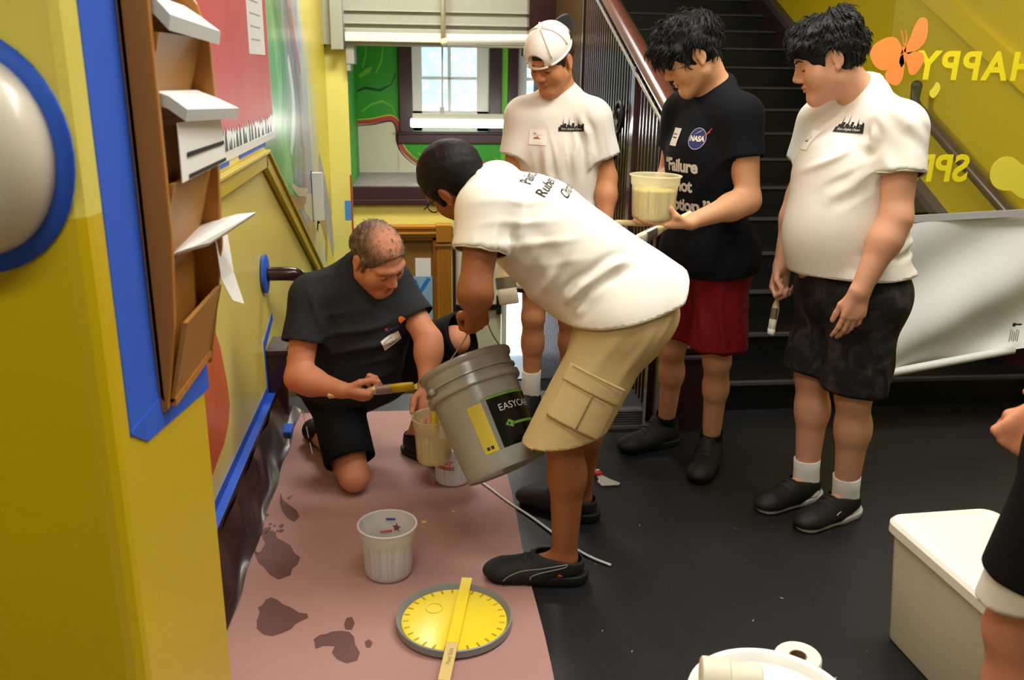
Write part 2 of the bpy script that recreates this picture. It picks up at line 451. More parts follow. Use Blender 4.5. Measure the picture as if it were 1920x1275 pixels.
# ------------------------------------------------------------------ people
def lerp(a, b, t): return np.array(a, float) + (np.array(b, float) - np.array(a, float)) * t
def head_frame(f, u):
    f = nrm(f); u = np.array(u, float); u = nrm(u - f * np.dot(u, f)); l = np.cross(u, f); return l, f, u
class Head:
    def __init__(s, H, f, u, size=1.0): s.H = np.array(H, float); s.l, s.f, s.u = head_frame(f, u); s.s = size; s.R = np.stack([s.l, s.f, s.u])
    def p(s, x, y, z): return s.H + s.s * (s.l * x + s.f * y + s.u * z)
    def c(s, a, b, r1, r2=None, k=.012, sq=None): return cone(s.p(*a), s.p(*b), r1 * s.s, (r1 if r2 is None else r2) * s.s, k, sq)
    def e(s, a, r, k=.015): return ell(s.p(*a), np.array(r) * s.s, s.R, k)
def head_prims(h, full=0.0):
    """full > 0 fills the cheeks"""
    P = [h.e((0, -.012, .035), (.074, .095, .083), .02), h.e((0, .030, -.030), (.060 + full * .01, .062, .082), .03),
         h.c((0, .030, -.085), (0, .070, -.100), .030, .020, .03)]
    for s in (1, -1):
        P += [h.c((s * .050, .005, -.055), (s * .018, .068, -.098), .022 + full * .006, .018, .03),
              h.e((s * .040, .050, -.030), (.028 + full * .008, .030, .034 + full * .006), .025),
              h.c((s * .012, .084, .028), (s * .045, .070, .026), .011, .010, .018)]
    P += [sub(h.e((s * .032, .099, .003), (.019, .017, .013)), .014) for s in (1, -1)]
    P += [h.e((s * .031, .074, .003), (.0145, .014, .0125), .004) for s in (1, -1)]
    P += [h.c((0, .085, .016), (0, .108, -.024), .0085, .0105, .014), h.c((-.011, .098, -.030), (.011, .098, -.030), .0095, .0095, .008)]
    P += [sub(h.c((s * .006, .104, -.043), (s * .007, .100, -.034), .0035), .003) for s in (1, -1)]
    P += [h.e((0, .089, -.0545), (.021, .012, .0058), .006), h.e((0, .087, -.0655), (.018, .012, .0068), .006), sub(h.c((-.022, .098, -.0595), (.022, .098, -.0595), .0022), .003)]
    for s in (1, -1):
        P += [h.e((s * .078, -.012, .000), (.0080, .017, .028), .008), sub(h.e((s * .0885, -.008, .003), (.006, .010, .019)), .004), h.e((s * .080, -.004, -.026), (.007, .008, .010), .006)]
    return P
def skull(h, g, k=.015): return h.e((0, -.012, .036), (.075 + g, .096 + g, .084 + g), k)
def hand_prims(W, d, n, s, curl=(20, 25, 15), thumb=((.62, .62, .42), (.85, .25, .40)), size=1.0, spread=.06, curls=None):
    d = nrm(d); n = np.array(n, float); n = nrm(n - d * np.dot(n, d)); s_ = np.cross(d, n); s_ = s_ if np.dot(s_, s) > 0 else -s_
    W = np.array(W, float); z = size; P = []
    off = (.0285, .0095, -.0095, -.0280); kn = (.086, .090, .086, .077)
    L = ((.043, .026, .021), (.048, .030, .022), (.044, .028, .022), (.034, .021, .019))
    for i in range(4):
        b = W + z * (d * kn[i] + s_ * off[i])
        P.append(cone(W + z * (d * .004 + s_ * off[i] * .55), b, .0150 * z, .0115 * z, .012))
    P.append(cone(W + z * (d * .03 + s_ * .018 + n * .006), W + z * (d * .065 + s_ * .022 + n * .002), .014 * z, .011 * z, .015))
    P.append(cone(W + z * (d * .03 - s_ * .016 + n * .005), W + z * (d * .065 - s_ * .020), .013 * z, .011 * z, .015))
    for i in range(4):
        b = W + z * (d * kn[i] + s_ * off[i]); a = 0; cc = curls[i] if curls else curl
        dd = nrm(d + s_ * spread * (1.5 - i)); r = (.0092, .0094, .0090, .0080)[i] * z
        for j in range(3):
            a += math.radians(cc[j]); v = dd * math.cos(a) + n * math.sin(a); e = b + v * L[i][j] * z
            P.append(cone(b, e, r, r * .90, .004)); b = e; r *= .90
    t = W + z * (d * .022 + s_ * .022 + n * .006); r = .0125 * z
    for (x, y, w), l in zip((thumb[0], thumb[1], thumb[1] if len(thumb) < 3 else thumb[2]), (.042, .032, .027)):
        v = nrm(d * x + s_ * y + n * w); e = t + v * l * z; P.append(cone(t, e, r, r * .88, .006)); t = e; r *= .88
    return P
SKIN = {}
def skin(name, col, lipc):
    SKIN[name] = (mat('skin_' + name, col, .55, .05, 25, .06, 300, .35, sss=.06), mat('lips_' + name, lipc, .45, .05, 40, 0, spec=.4))

class Person:
    def __init__(s, J, tone, label, tw=1.0, td=.74, aw=1.0, lw=1.0, belly=None, head=1.0, full=0.0, calf=1.0, base=None):
        s.J = J = {k: np.array(v, float) for k, v in J.items()}; s.tone = tone; s.tw, s.td, s.aw, s.lw = tw, td, aw, lw; s.belly = belly; s.calf = calf
        s.root = empty('person', base if base is not None else (J['P'][0], J['P'][1], 0), label, 'person')
        s.lat = nrm(J['SL'] - J['SR']); s.up = nrm(J['N'] - J['P']); s.fwd = nrm(np.cross(s.lat, s.up))
        s.h = Head(J['H'], J['f'], J['u'], head); s.full = full
        s.plat = nrm(J['HL'] - J['HR']); s.pfwd = nrm(np.cross(s.plat, s.up))
    def torso(s, o=0.0):
        J, tw, td = s.J, s.tw, s.td; R = np.stack([s.lat, s.fwd, np.cross(s.lat, s.fwd)]); pf = s.pfwd
        P = [cone(J['HR'], J['HL'], .112 * tw, .112 * tw, .05, (pf, min(1, td + .2))),
             cone(lerp(J['P'], J['C'], .05), J['C'], .138 * tw, .150 * tw, .06, (s.fwd, td)),
             ell(J['C'] + s.up * .02, (.168 * tw, .150 * tw * td, .17), R, .06),
             cone(lerp(J['SR'], J['SL'], .06), lerp(J['SL'], J['SR'], .06), .058, .058, .06)]
        for S in ('SL', 'SR'): P.append(cone(J['N'] + s.up * .012, lerp(J['N'], J[S], .8), .046, .044, .05))
        P += [ell(J[k] * .75 + J['P'] * .25 - pf * .055 * tw, (.09 * tw, .085 * tw, .095 * tw), np.stack([s.plat, pf, np.cross(s.plat, pf)]), .04) for k in ('HL', 'HR')]
        if s.belly:
            t, f, rx, ry, rz = s.belly; P.append(ell(lerp(J['P'], J['C'], t) + s.fwd * f, (rx, ry, rz), R, .06))
        return [grown(p, o) for p in P] if o else P
    def body(s, hands, h=.004, extra=()):
        J, aw, lw = s.J, s.aw, s.lw; T = s.torso()
        nb = s.h.p(0, -.022, -.055)
        T.append(cone(J['N'] - s.up * .01, nb, .060, .056, .03))
        for q in 'LR':
            S, E, W = J['S' + q], J['E' + q], J['W' + q]
            T += [cone(S, E, .052 * aw, .040 * aw, .03), cone(E, lerp(E, W, .3), .040 * aw, .043 * aw, .03), cone(lerp(E, W, .28), W, .043 * aw, .0265 * aw, .03)]
            Hh, K, A = J['H' + q], J['K' + q], J['A' + q]
            T += [cone(Hh, K, .088 * lw, .053 * lw, .04)]
            bk = -nrm(np.cross(nrm(J['SL'] - J['SR']), nrm(K - A)) if 'bk' + q not in J else J['bk' + q])
            bk = J['bk' + q] if 'bk' + q in J else bk
            T += [cone(K, lerp(K, A, .34) + bk * .010, .0525 * lw, .0510 * lw * s.calf, .025), cone(lerp(K, A, .30) + bk * .010, A, .0510 * lw * s.calf, .036 * lw, .03)]
            t = nrm(J['t' + q]); T += [cone(A + t * .0 - V(0, 0, .02), A + t * .16 - V(0, 0, .045), .034, .026, .03)]
        G = [(T, .03)] + [(hand_prims(**hd), .018) for hd in hands] + [(head_prims(s.h, s.full), .025)] + list(extra)
        sk, lp = SKIN[s.tone]; hh = s.h
        def mf(c):
            q = (c - hh.H) @ hh.R.T / hh.s
            e = ((q[:, 0] / .024) ** 2 + ((q[:, 1] - .098) / .022) ** 2 + ((q[:, 2] + .060) / .0115) ** 2) < 1
            return e.astype(np.int32)
        s.bodyo = sdf_object('body', G, h, [sk, lp], s.root, matfn=mf)
        s.bvh = bvh_of(s.bodyo); return s.bodyo
    def face(s, hair_m, brow=.004, lash_m=None):
        h = s.h; m2 = lash_m or hair_m
        def onface(x, z, off=.001):
            r = s.bvh.ray_cast(Vector(h.p(x, .2, z)), Vector(-h.f), .3); q = np.array(r[0]) if r[0] else h.p(x, .09, z); return q + h.f * off
        for sg in (1, -1):
            mb = MB(); mb.tube([onface(sg * x, z) for x, z in ((.014, .022), (.024, .027), (.036, .028), (.050, .021))], [brow * .8, brow, brow * .9, brow * .4], hair_m, 6, flat=.5)
            mb.build('eyebrow', s.root, True); mb = MB()
            mb.tube([onface(sg * x, z, .0005) for x, z in ((.019, -.002), (.027, -.0050), (.036, -.0050), (.045, 0))], [.001, .0022, .0022, .001], m2, 6)
            mb.build('eyelashes', s.root, True)
    def shirt(s, m, hem, hem_n=None, frac=(.55, .55), o=.014, sl=.076, loose=.155, disp=None, h=.005, hang=None, collar=.020, flat=None, low=.16, cuffr=1.1, more=()):
        J = s.J; G = []
        fl = flat or min(1, s.td + .12)
        T = s.torso(o); b = J['P'] - s.up * low if hang is None else np.array(hang, float)
        T.append(cone(lerp(J['P'], J['C'], .55), b, loose * s.tw, loose * s.tw * 1.03, .05, (s.fwd, fl)))
        hp = .112 * s.tw + .024; T.append(cone(J['HR'], J['HL'], hp, hp, .05, (s.pfwd, min(1, s.td + .25))))
        G.append((T, .03, [(hem, hem_n if hem_n is not None else -s.up)] + list(more)))
        for i, q in enumerate('LR'):
            S, E = J['S' + q], J['E' + q]; d = nrm(E - S); L = np.linalg.norm(E - S)
            G.append(([cone(S - V(0, 0, .008), S + d * (L * frac[i] + .10), sl * .84, sl * cuffr, .02)], .055, [(S + d * L * frac[i], d)]))
        nb = s.h.p(0, -.022, -.055); nd = nrm(nb - J['N'])
        G.append(([cone(J['N'] - nd * .05, J['N'] + nd * .06, .074, .064, .02)], .02, [(J['N'] + nd * collar, nd * .85 + s.fwd * .42)]))
        s.shirto = sdf_object('t_shirt', G, h, m, s.root, disp=disp, solid=.004, hem=.0036, hem_skip=J['N'])
        s.sbvh = bvh_of(s.shirto)
        return s.shirto
    def collar(s, m, collar=.020, r=.068):
        """ribbed neck band of the shirt"""
        nb = s.h.p(0, -.022, -.055); nd = nrm(nb - s.J['N']); n = nrm(nd * .85 + s.fwd * .42); c = s.J['N'] + nd * (collar - .002)
        a = nrm(np.cross(n, s.lat)); b = np.cross(n, a); pts = []
        for k in range(25):
            t = 2 * math.pi * k / 24; dr = a * math.cos(t) + b * math.sin(t)
            r_ = s.sbvh.ray_cast(Vector(c + dr * .2 - n * .004), Vector(-dr), .2)
            q = np.array(r_[0]) if r_[0] else c + dr * r
            if np.linalg.norm(q - c) > .11: q = c + dr * r
            pts.append(q + n * .002 - dr * .002)
        mb = MB(); mb.tube(pts, .0055, m, 6, cap=False); mb.build('neckband', s.shirto, True)
    def shorts(s, m, frac=(.8, .8), r=(.108, .112), o=.010, waist=.10, disp=None, h=.005, name='shorts', cutn=None):
        J = s.J; G = []
        o = min(o, .010); T = [grown(p, o) for p in (Person.torso(s)[0], Person.torso(s)[4 + 2], Person.torso(s)[5 + 2])]
        T.append(cone(J['P'] - s.up * .02, J['P'] + s.up * .16, .132 * s.tw + o, .135 * s.tw + o, .04, (s.fwd, min(1, s.td + .1))))
        if s.belly: T.append(grown(Person.torso(s)[-1], -.01))
        G.append((T, .03, [(J['P'] + s.up * waist, s.up)]))
        for i, q in enumerate('LR'):
            A, B = J['H' + q], J['K' + q]; d = nrm(B - A); L = np.linalg.norm(B - A)
            n = d if cutn is None or cutn[i] is None else np.array(cutn[i], float)
            G.append(([cone(A, A + d * (L * frac[i] + .12), min(r[0], .100) * s.lw, r[1] * s.lw, .02)], .04, [(A + d * L * frac[i], n)]))
        s.shortso = sdf_object(name, G, h, m, s.root, disp=disp, solid=.004, hem=.0032, hem_skip=J['P']); return s.shortso
    def hair(s, prims, m, carve, cuts=(), disp=None, h=.004, name='hair', kj=.01):
        return sdf_object(name, [(prims, kj)], h, m, s.root, cuts=cuts, carve=carve, disp=disp, caps=False)
    def strands(s, ho, m, n, L, w, seed=1, bias=(0, 0, 0), lift=.25, crown=(0, -.04, .13), keep=None):
        """loose locks that follow the hair surface away from the crown"""
        rnd = random.Random(seed); me = ho.data; org = ORG[ho]; cr = s.h.p(*crown); mb = MB(); N = len(me.vertices); b = s.h.R.T @ np.array(bias, float); k = 0
        while k < n:
            v = me.vertices[rnd.randrange(N)]; p = org + np.array(v.co); nn = np.array(v.normal)
            q = s.h.R @ (p - s.h.H) / s.h.s
            k += 1
            if q[2] < .035 and q[1] > .045: continue
            if abs(q[0]) > .055 and -.05 < q[1] < .04 and q[2] < .035: continue
            if keep and not keep(q): continue
            d = p - cr + b; d = d - nn * np.dot(d, nn); d = nrm(d + 1e-6) ; d = nrm(d + nn * lift * rnd.random() + .25 * np.array([rnd.gauss(0, 1), rnd.gauss(0, 1), rnd.gauss(0, 1)]))
            l = L * rnd.uniform(.6, 1.2); pts = [p - nn * .003, p + d * l * .35 + nn * .002, p + d * l * .7 - nn * .001 - s.h.u * l * .05, p + d * l - nn * .006 - s.h.u * l * .16]
            mb.tube(pts, [w * .6, w, w * .75, w * .15], m, 5, flat=.6, up=nn + V(1e-3, 2e-3, 0))
        return mb.build('hair_strands', ho, True)
    def shoe(s, A, t, m_up, m_sole, L=.285, w=1.0, sole_h=.030, label=None, wave=0.0, collar=.10, m_sole2=None):
        A = np.array(A, float); t = nrm(np.array([t[0], t[1], 0])); l = np.cross(V(0, 0, 1), t)
        o = V(A[0], A[1], 0) - t * .062
        P = lambda x, y, z: o + t * x + l * y + V(0, 0, z)
        up = [cone(P(.045, 0, .052), P(.115, 0, .054), .040 * w, .043 * w, .03), cone(P(.10, 0, .054), P(L - .075, 0, .032), .045 * w, .034 * w, .03), cone(P(.15, .008, .030), P(L - .075, .004, .028), .040 * w, .040 * w, .03, (V(0, 0, 1), .75)),
              cone(P(.060, 0, .06), P(.056, 0, collar), .040 * w, .043 * w, .03), ell(P(L - .058, 0, .030), (.056, .044 * w, .029), np.stack([t, l, V(0, 0, 1)]), .025), cone(P(.135, 0, .074), P(.098, 0, collar + .012), .026, .024, .02)]
        sh = sdf_object('shoe', [(up, .02, [(P(0, 0, .018), V(0, 0, -1)), (P(.06, 0, collar), V(.0, 0, 1) - t * .15)])], .0045, m_up, s.root, solid=.004, label=label)
        so = [cone(P(.046, 0, .018), P(L - .062, 0, .018), .0455 * w, .0425 * w, .02), cone(P(.03, 0, .024), P(.10, 0, .022), .038 * w, .042 * w, .03)]
        sdf_object('sole', [(so, .01)], .0045, m_sole, sh, cuts=[(P(0, 0, sole_h), V(0, 0, 1) - t * wave), (P(0, 0, .0015), V(0, 0, -1))], caps=False)
        b = bvh_of(sh); lc = mat('shoe_laces', (46, 46, 48), .7)
        for k in range(4):
            pts = []
            for y in np.linspace(-.024, .024, 7):
                r_ = b.ray_cast(Vector(P(.118 + k * .020 + abs(y) * .15, y, .2)), Vector((0, 0, -1)), .3)
                if r_[0]: pts.append(np.array(r_[0]) + V(0, 0, .001))
            if len(pts) > 3: mb = MB(); mb.tube(pts, .0030, lc, 6); mb.build('lace', sh, True)
        return sh, P
    def sock(s, A, K, m, top=.09, r=.043):
        d = nrm(np.array(K) - np.array(A)); A = np.array(A, float)
        mb = MB(); mb.lathe([(r * 1.12, -.055), (r * 1.04, -.02), (r, top * .4), (r * 1.03, top), (r * .97, top + .004), (r * .9, top)], m, A, d, 20); return mb.build('sock', s.root, True)
    def wrap_print(s, name, items, o, right, up, parent=None, off=.0025, label=None, bvh=None, maxlen=.012):
        mb = MB()
        for (vs, fs, m, lift) in items: wrap(mb, vs, fs, bvh or s.sbvh, o, right, up, m, off + lift, maxlen=maxlen)
        return mb.build(name, parent or s.shirto, False, label=label)

# ------------------------------------------------------------------ setting
YEL = mat('gloss_yellow', (208, 180, 8), .32, .05, 3, .05, 60, .5)
YELP = mat('gloss_pale_yellow', (226, 212, 96), .30, .05, 3, .05, 60, .5)
YELW = mat('stair_wall_yellow', (196, 172, 10), .4, .05, 2)
CREAM = mat('cream_paint', (222, 216, 190), .5, .03, 3)
WHITEP = mat('white_paint', (232, 230, 220), .4, .03, 4)
MAROON = mat('maroon_enamel', (50, 24, 22), .22, .12, 8, .05, 60, .5)
MAROON2 = mat('maroon_casing', (66, 40, 42), .35, .10, 6)
BLACKF = mat('black_linoleum', (17, 17, 19), .42, .25, 5, .12, 90, .45, col2=(30, 30, 33))
STEP = mat('black_stair', (9, 9, 10), .42, .15, 10)
NOSE = mat('worn_nosing', (70, 68, 70), .35, .1, 30)
GREEN = mat('mural_green', (28, 146, 28), .5, .2, 5, col2=(60, 150, 30), stretch=(1, 1, .4))
GREENL = mat('mural_lime', (110, 190, 40), .5, .06, 9)
REDM = mat('mural_red', (190, 60, 50), .5, .1, 9)
BLK = mat('black_paint', (14, 13, 14), .5, .1)
BLUET = mat('painters_tape_blue', (40, 92, 206), .6, .06, 14, .08, 250)
BLUEM = mat('mural_blue', (70, 150, 215), .5, .08)
WOOD = mat('honey_oak', (178, 118, 30), .42, .12, 6, .04, 60, stretch=(8, 8, .8))
CEIL = mat('ceiling_white', (225, 222, 210), .8, .02)

def st(mb, name, **k): return mb.build(name, kind='structure', **k)
SEAM = mat('floor_seam', (6, 6, 7), .8)
mb = MB().box((-3, -3, -.12), (5, 4.0, 0), BLACKF)
for pts in (((1.378, 3.295), (1.369, 3.121)), ((1.369, 3.121), (1.488, 3.112)), ((1.355, 3.052), (1.356, 2.876)), ((1.629, 2.918), (1.733, 2.909)), ((2.0, 3.2), (2.3, 3.05))):
    a, b = V(*pts[0], .0006), V(*pts[1], .0006); n_ = nrm(np.cross(b - a, (0, 0, 1))) * .0035; mb.quad(a - n_, b - n_, b + n_, a + n_, SEAM)
random.seed(9)
for k in range(40):
    a = V(random.uniform(.45, 1.5), random.uniform(1.6, 2.9), .0007); t = random.uniform(0, 6.3); d = V(math.cos(t), math.sin(t), 0) * random.uniform(.001, .005); n_ = np.cross(d, (0, 0, 1)) * .35
    mb.quad(a - d - n_, a + d - n_, a + d + n_, a - d + n_, mat('floor_crumbs', (150, 150, 150), .8))
st(mb, 'floor')
st(MB().box((-3, -3, 3.25), (5, 8.2, 3.35), CEIL), 'ceiling')
st(MB().box((-3.1, -3.1, 0), (5.1, -3, 3.25), CREAM), 'wall_rear')
st(MB().box((5, -3, 0), (5.1, 3.7, 3.25), YELP), 'wall_right_near')
st(MB().box((-3.1, -3, 0), (-3, 1.17, 3.25), YELP), 'wall_left_near')
# near pier: the lower coat is deeper than the old coat above
pf = [(-3, 1.17), (-.446, 1.17), (-.434, 1.174), (-.424, 1.184), (-.42, 1.196), (-.42, 1.668), (-.424, 1.68), (-3, 1.68)]
st(MB().prism([(a, b, 0) for a, b in pf], (0, 0, 1.31), YEL).prism([(a, b, 1.31) for a, b in pf], (0, 0, 1.94), YELP), 'pillar_left')
def smooth(pts, k=4):
    out = []; P = [np.array(p, float) for p in pts]; n = len(P)
    for i in range(n - 1):
        a, b, c, d = P[max(i - 1, 0)], P[i], P[i + 1], P[min(i + 2, n - 1)]
        for j in range(k):
            t = j / k; out.append(tuple(.5 * (2 * b + (c - a) * t + (2 * a - 5 * b + 4 * c - d) * t * t + (3 * b - a - 3 * c + d) * t ** 3)))
    return out + [tuple(P[-1])]
# far left wall
def m_mural():
    m = mat('mural_swirls', (150, 150, 155), .28, .05, 2, .04, 40, .5)
    nt = m.node_tree; b = nt.nodes['Principled BSDF']
    tc = nt.nodes.new('ShaderNodeTexCoord'); mp = nt.nodes.new('ShaderNodeMapping'); mp.inputs['Scale'].default_value = (1, 1, .6)
    nt.links.new(tc.outputs['Object'], mp.inputs[0])
    nz = nt.nodes.new('ShaderNodeTexNoise'); nz.inputs['Scale'].default_value = 1.7; nz.inputs['Detail'].default_value = 3; nz.inputs['Distortion'].default_value = 2.6
    nt.links.new(mp.outputs[0], nz.inputs['Vector'])
    sp = nt.nodes.new('ShaderNodeSeparateXYZ'); nt.links.new(tc.outputs['Object'], sp.inputs[0])
    a = nt.nodes.new('ShaderNodeMath'); a.operation = 'MULTIPLY_ADD'; a.inputs[1].default_value = .42; nt.links.new(nz.outputs[0], a.inputs[0])
    s2 = nt.nodes.new('ShaderNodeMapRange'); s2.inputs[1].default_value = -.06; s2.inputs[2].default_value = 2.2; nt.links.new(sp.outputs['Y'], s2.inputs[0])
    z2 = nt.nodes.new('ShaderNodeMath'); z2.operation = 'MULTIPLY_ADD'; z2.inputs[1].default_value = .17; nt.links.new(sp.outputs['Z'], z2.inputs[0]); z2.inputs[2].default_value = -.425
    s3 = nt.nodes.new('ShaderNodeMath'); s3.operation = 'ADD'; nt.links.new(s2.outputs[0], s3.inputs[0]); s3.inputs[1].default_value = -.20
    s4 = nt.nodes.new('ShaderNodeMath'); s4.operation = 'ADD'; nt.links.new(s3.outputs[0], s4.inputs[0]); nt.links.new(z2.outputs[0], s4.inputs[1]); nt.links.new(s4.outputs[0], a.inputs[2])
    cr = nt.nodes.new('ShaderNodeValToRGB'); e = cr.color_ramp.elements
    stops = [(0, (40, 120, 35)), (.10, (70, 165, 60)), (.18, (120, 190, 110)), (.27, (60, 130, 60)), (.36, (140, 145, 150)), (.44, (110, 105, 110)), (.50, (165, 120, 80)), (.56, (140, 145, 160)), (.64, (150, 165, 180)), (.72, (190, 190, 150)), (.80, (214, 196, 70)), (1, (214, 194, 50))]
    while len(e) < len(stops): e.new(.5)
    for i, (p, c) in enumerate(stops): e[i].position = p; e[i].color = lin(c)
    nt.links.new(a.outputs[0], cr.inputs[0]); nt.links.new(cr.outputs[0], b.inputs['Base Color'])
    return m
MURAL = m_mural()
RED = mat('mural_flame', (196, 62, 40), .35, .2, 6, col2=(224, 120, 60), stretch=(1, 3, .8))
YELL = mat('sheen_paled_yellow', (224, 200, 66), .30, .05, 3, .05, 60, .5, col2=(226, 214, 130))  # wall yellow made paler, window sheen painted into the colour
mb = MB().box((-.9, 1.68, -1.3), (-.66, 7.0, 1.25), YELL).box((-.9, 1.68, 1.25), (-.66, 7.0, 3.25), YELP)
x = -.6585
mb.add([(x, 4.30, 3.25), (x, 4.30, 1.20), (x, 4.02, 1.17), (x, 5.70, .30), (x, 6.98, -.30), (x, 6.98, 3.25)], [(0, 1, 2, 3, 4, 5)], MURAL)
mb.poly([(x, y, z) for y, z in ((2.20, .20), (2.49, .2), (2.60, .253), (2.70, .27), (2.817, .285), (2.90, .32), (2.945, .371), (2.935, .45), (2.905, .53), (2.877, .605), (2.83, .67), (2.772, .745), (2.66, .84), (2.5, .80), (2.3, .6), (2.2, .4))], RED)
def wall_stroke(pts, w, m, e=.0006):
    pts = smooth(pts); n = len(pts); vs = []
    for i, p in enumerate(pts):
        d = nrm(np.array(pts[min(i + 1, n - 1)]) - np.array(pts[max(i - 1, 0)])); nn = V(-d[1], d[0]) * w * (.25 + .75 * math.sin(math.pi * (i / (n - 1) * .9 + .05)))
        for sg in (-1, 1): vs.append((-.6585 + e, p[0] + sg * nn[0], p[1] + sg * nn[1]))
    mb.add(vs, [(2 * i, 2 * i + 1, 2 * i + 3, 2 * i + 2) for i in range(n - 1)], m)
SW = lambda n, c: mat('mural_' + n, c, .3, .08, 8, .04, 40, .5)
wall_stroke([(5.25, .74), (5.6, .66), (6.0, .52), (5.9, .40), (5.6, .34)], .10, SW('sand', (200, 190, 140)))
wall_stroke([(5.04, .76), (5.12, .64), (5.40, .54)], .07, SW('slate', (96, 104, 122)), .0008)
wall_stroke([(4.75, .84), (5.05, .76), (5.40, .74)], .035, SW('tan', (170, 130, 80)), .0010)
wall_stroke([(4.80, .90), (5.1, .82), (5.50, .78)], .025, SW('sand', (200, 190, 140)), .0010)
wall_stroke([(6.2, .90), (6.4, .66), (6.75, .36), (6.95, .1)], .16, SW('lavender', (140, 144, 172)), .0004)
wall_stroke([(5.40, .40), (5.6, .28), (5.7, .18)], .05, SW('lime', (90, 190, 60)), .0010)
wall_stroke([(6.10, .52), (6.45, .34), (6.35, .16)], .08, SW('umber', (150, 110, 70)), .0008)
wall_stroke([(4.95, 1.55), (5.06, 1.35), (5.02, 1.2), (4.85, 1.06)], .07, SW('pale_mint', (196, 222, 200)), .0004)
wall_stroke([(4.62, 1.75), (4.80, 1.55), (4.72, 1.35), (4.6, 1.2)], .06, SW('leaf', (50, 150, 50)), .0004)
wall_stroke([(5.15, 1.80), (5.30, 1.62), (5.45, 1.46)], .022, SW('vermilion', (206, 90, 60)), .0010)
wall_stroke([(5.0, 1.85), (5.2, 1.6), (5.35, 1.3), (5.3, 1.05)], .05, SW('slate', (96, 104, 122)), .0006)
for y_, a_, b_ in ((6.6, .75, .40), (6.8, .62, .2), (6.9, .70, .35)): wall_stroke([(y_, a_), (y_ + .005, (a_ + b_) / 2), (y_, b_)], .014, SW('slate', (96, 104, 122)), .0008)
st(mb, 'wall_left')
st(MB().box((-.9, 7.0, -1.3), (-.50, 8.2, 3.25), mat('lemon_pillar', (232, 222, 120), .3, .05, 3)).box((-.512, 6.996, .25), (-.499, 7.005, .70), REDM).box((-.499, 7.0, .6), (-.4985, 8.0, 3.2), GREEN).box((-.56, 6.997, .35), (-.512, 7.004, .50), BLUEM), 'pillar_window')
# dado rail on the left wall: level along the hall, then down beside the steps
mb = MB()
def rail(y0, z0, y1, z1, w, t, m):
    d = nrm((y1 - y0, z1 - z0)); n = V(-d[1], d[0]) * w / 2
    mb.prism([(-.66, y0 - n[0], z0 - n[1]), (-.66, y1 - n[0], z1 - n[1]), (-.66, y1 + n[0], z1 + n[1]), (-.66, y0 + n[0], z0 + n[1])], (t, 0, 0), m)
rail(1.68, 1.120, 3.93, 1.120, .075, .028, YEL); rail(1.68, 1.148, 3.96, 1.148, .016, .040, YEL)
rail(3.91, 1.125, 6.98, -.36, .075, .028, YEL); rail(3.93, 1.150, 6.98, -.335, .016, .040, YEL)
st(mb, 'trim_left', bevel=.004)
# skirting board with its end post
mb = MB().box((-.66, 1.68, 0), (-.628, 3.78, .13), MAROON).box((-.66, 3.70, -.2), (-.575, 3.90, .30), MAROON).box((-.66, 3.69, .30), (-.565, 3.91, .33), MAROON)
mb.prism([(-.66, 3.9, .13), (-.66, 6.9, -1.2), (-.66, 6.9, -1.4), (-.66, 3.9, -.06)], (.03, 0, 0), MAROON)
st(mb, 'baseboard_left', bevel=.006)
# steps down to the outside door
mb = MB()
for k in range(8): mb.box((-.66, 4.0 + .3 * k, -1.4), (1.05, 4.3 + .3 * k, -.14 * (k + 1)), STEP)
mb.box((-.66, 6.4, -1.4), (1.06, 7.3, -1.12), STEP)
st(mb, 'floor_landing')
# vestibule wall below the deep ledge
mb = MB().box((-.66, 7.1, -1.2), (.29, 7.25, .46), mat('vestibule_yellow', (250, 240, 128), .45, .04, 3)).box((.29, 7.1, .12), (1.06, 7.25, .46), CREAM)
mb.box((.70, 7.1, -1.12), (.735, 7.25, .12), CREAM)
st(mb, 'wall_vestibule')
st(MB().box((-.50, 7.07, .598), (1.05, 8.1, .608), mat('ledge_window_sheen', (128, 118, 120), .3, .15, 8)).box((-.50, 7.06, .50), (1.05, 8.1, .600), MAROON2).box((-.50, 7.05, .455), (1.05, 7.12, .50), MAROON2), 'trim_ledge', bevel=.012)  # pale top slab paints the window's reflection onto the maroon ledge
st(MB().box((.735, 7.25, -1.14), (3.2, 12, -1.12), mat('pale_pavement', (220, 222, 228), .8)), 'ground')
# window wall
mb = MB(); y0, y1 = 8.0, 8.2
mb.box((-.66, y0, .45), (-.02, y1, 3.25), GREEN).box((-.02, y0, .45), (.65, y1, .96), GREEN).box((.65, y0, .45), (.90, y1, 3.25), GREEN).box((.90, y0, .45), (1.6, y1, .96), GREEN)
mb.box((1.6, y0, .45), (5, y1, 3.25), GREEN).box((-.02, y0, 2.35), (1.6, y1, 3.25), GREEN)
bd = [(-.53, 1.02), (-.466, 1.027), (-.38, 1.033), (-.30, 1.05), (-.24, 1.063), (-.201, 1.061), (-.175, 1.04), (-.158, 1.0), (-.152, .95), (-.155, .90), (-.14, .835), (-.115, .79), (-.092, .763), (-.05, .722), (-.005, .69), (.045, .664), (.095, .647), (.16, .637), (.237, .633), (.35, .632), (.50, .645), (.60, .655), (.70, .650), (.80, .64), (.96, .635)]
y = 7.998
mb.add([(a, y, b) for a, b in bd] + [(a, y, .5) for a, b in bd], [(i, i + len(bd), i + 1 + len(bd), i + 1) for i in range(len(bd) - 1)], mat('mural_bare_cream', (216, 210, 180), .6, .04, 5))
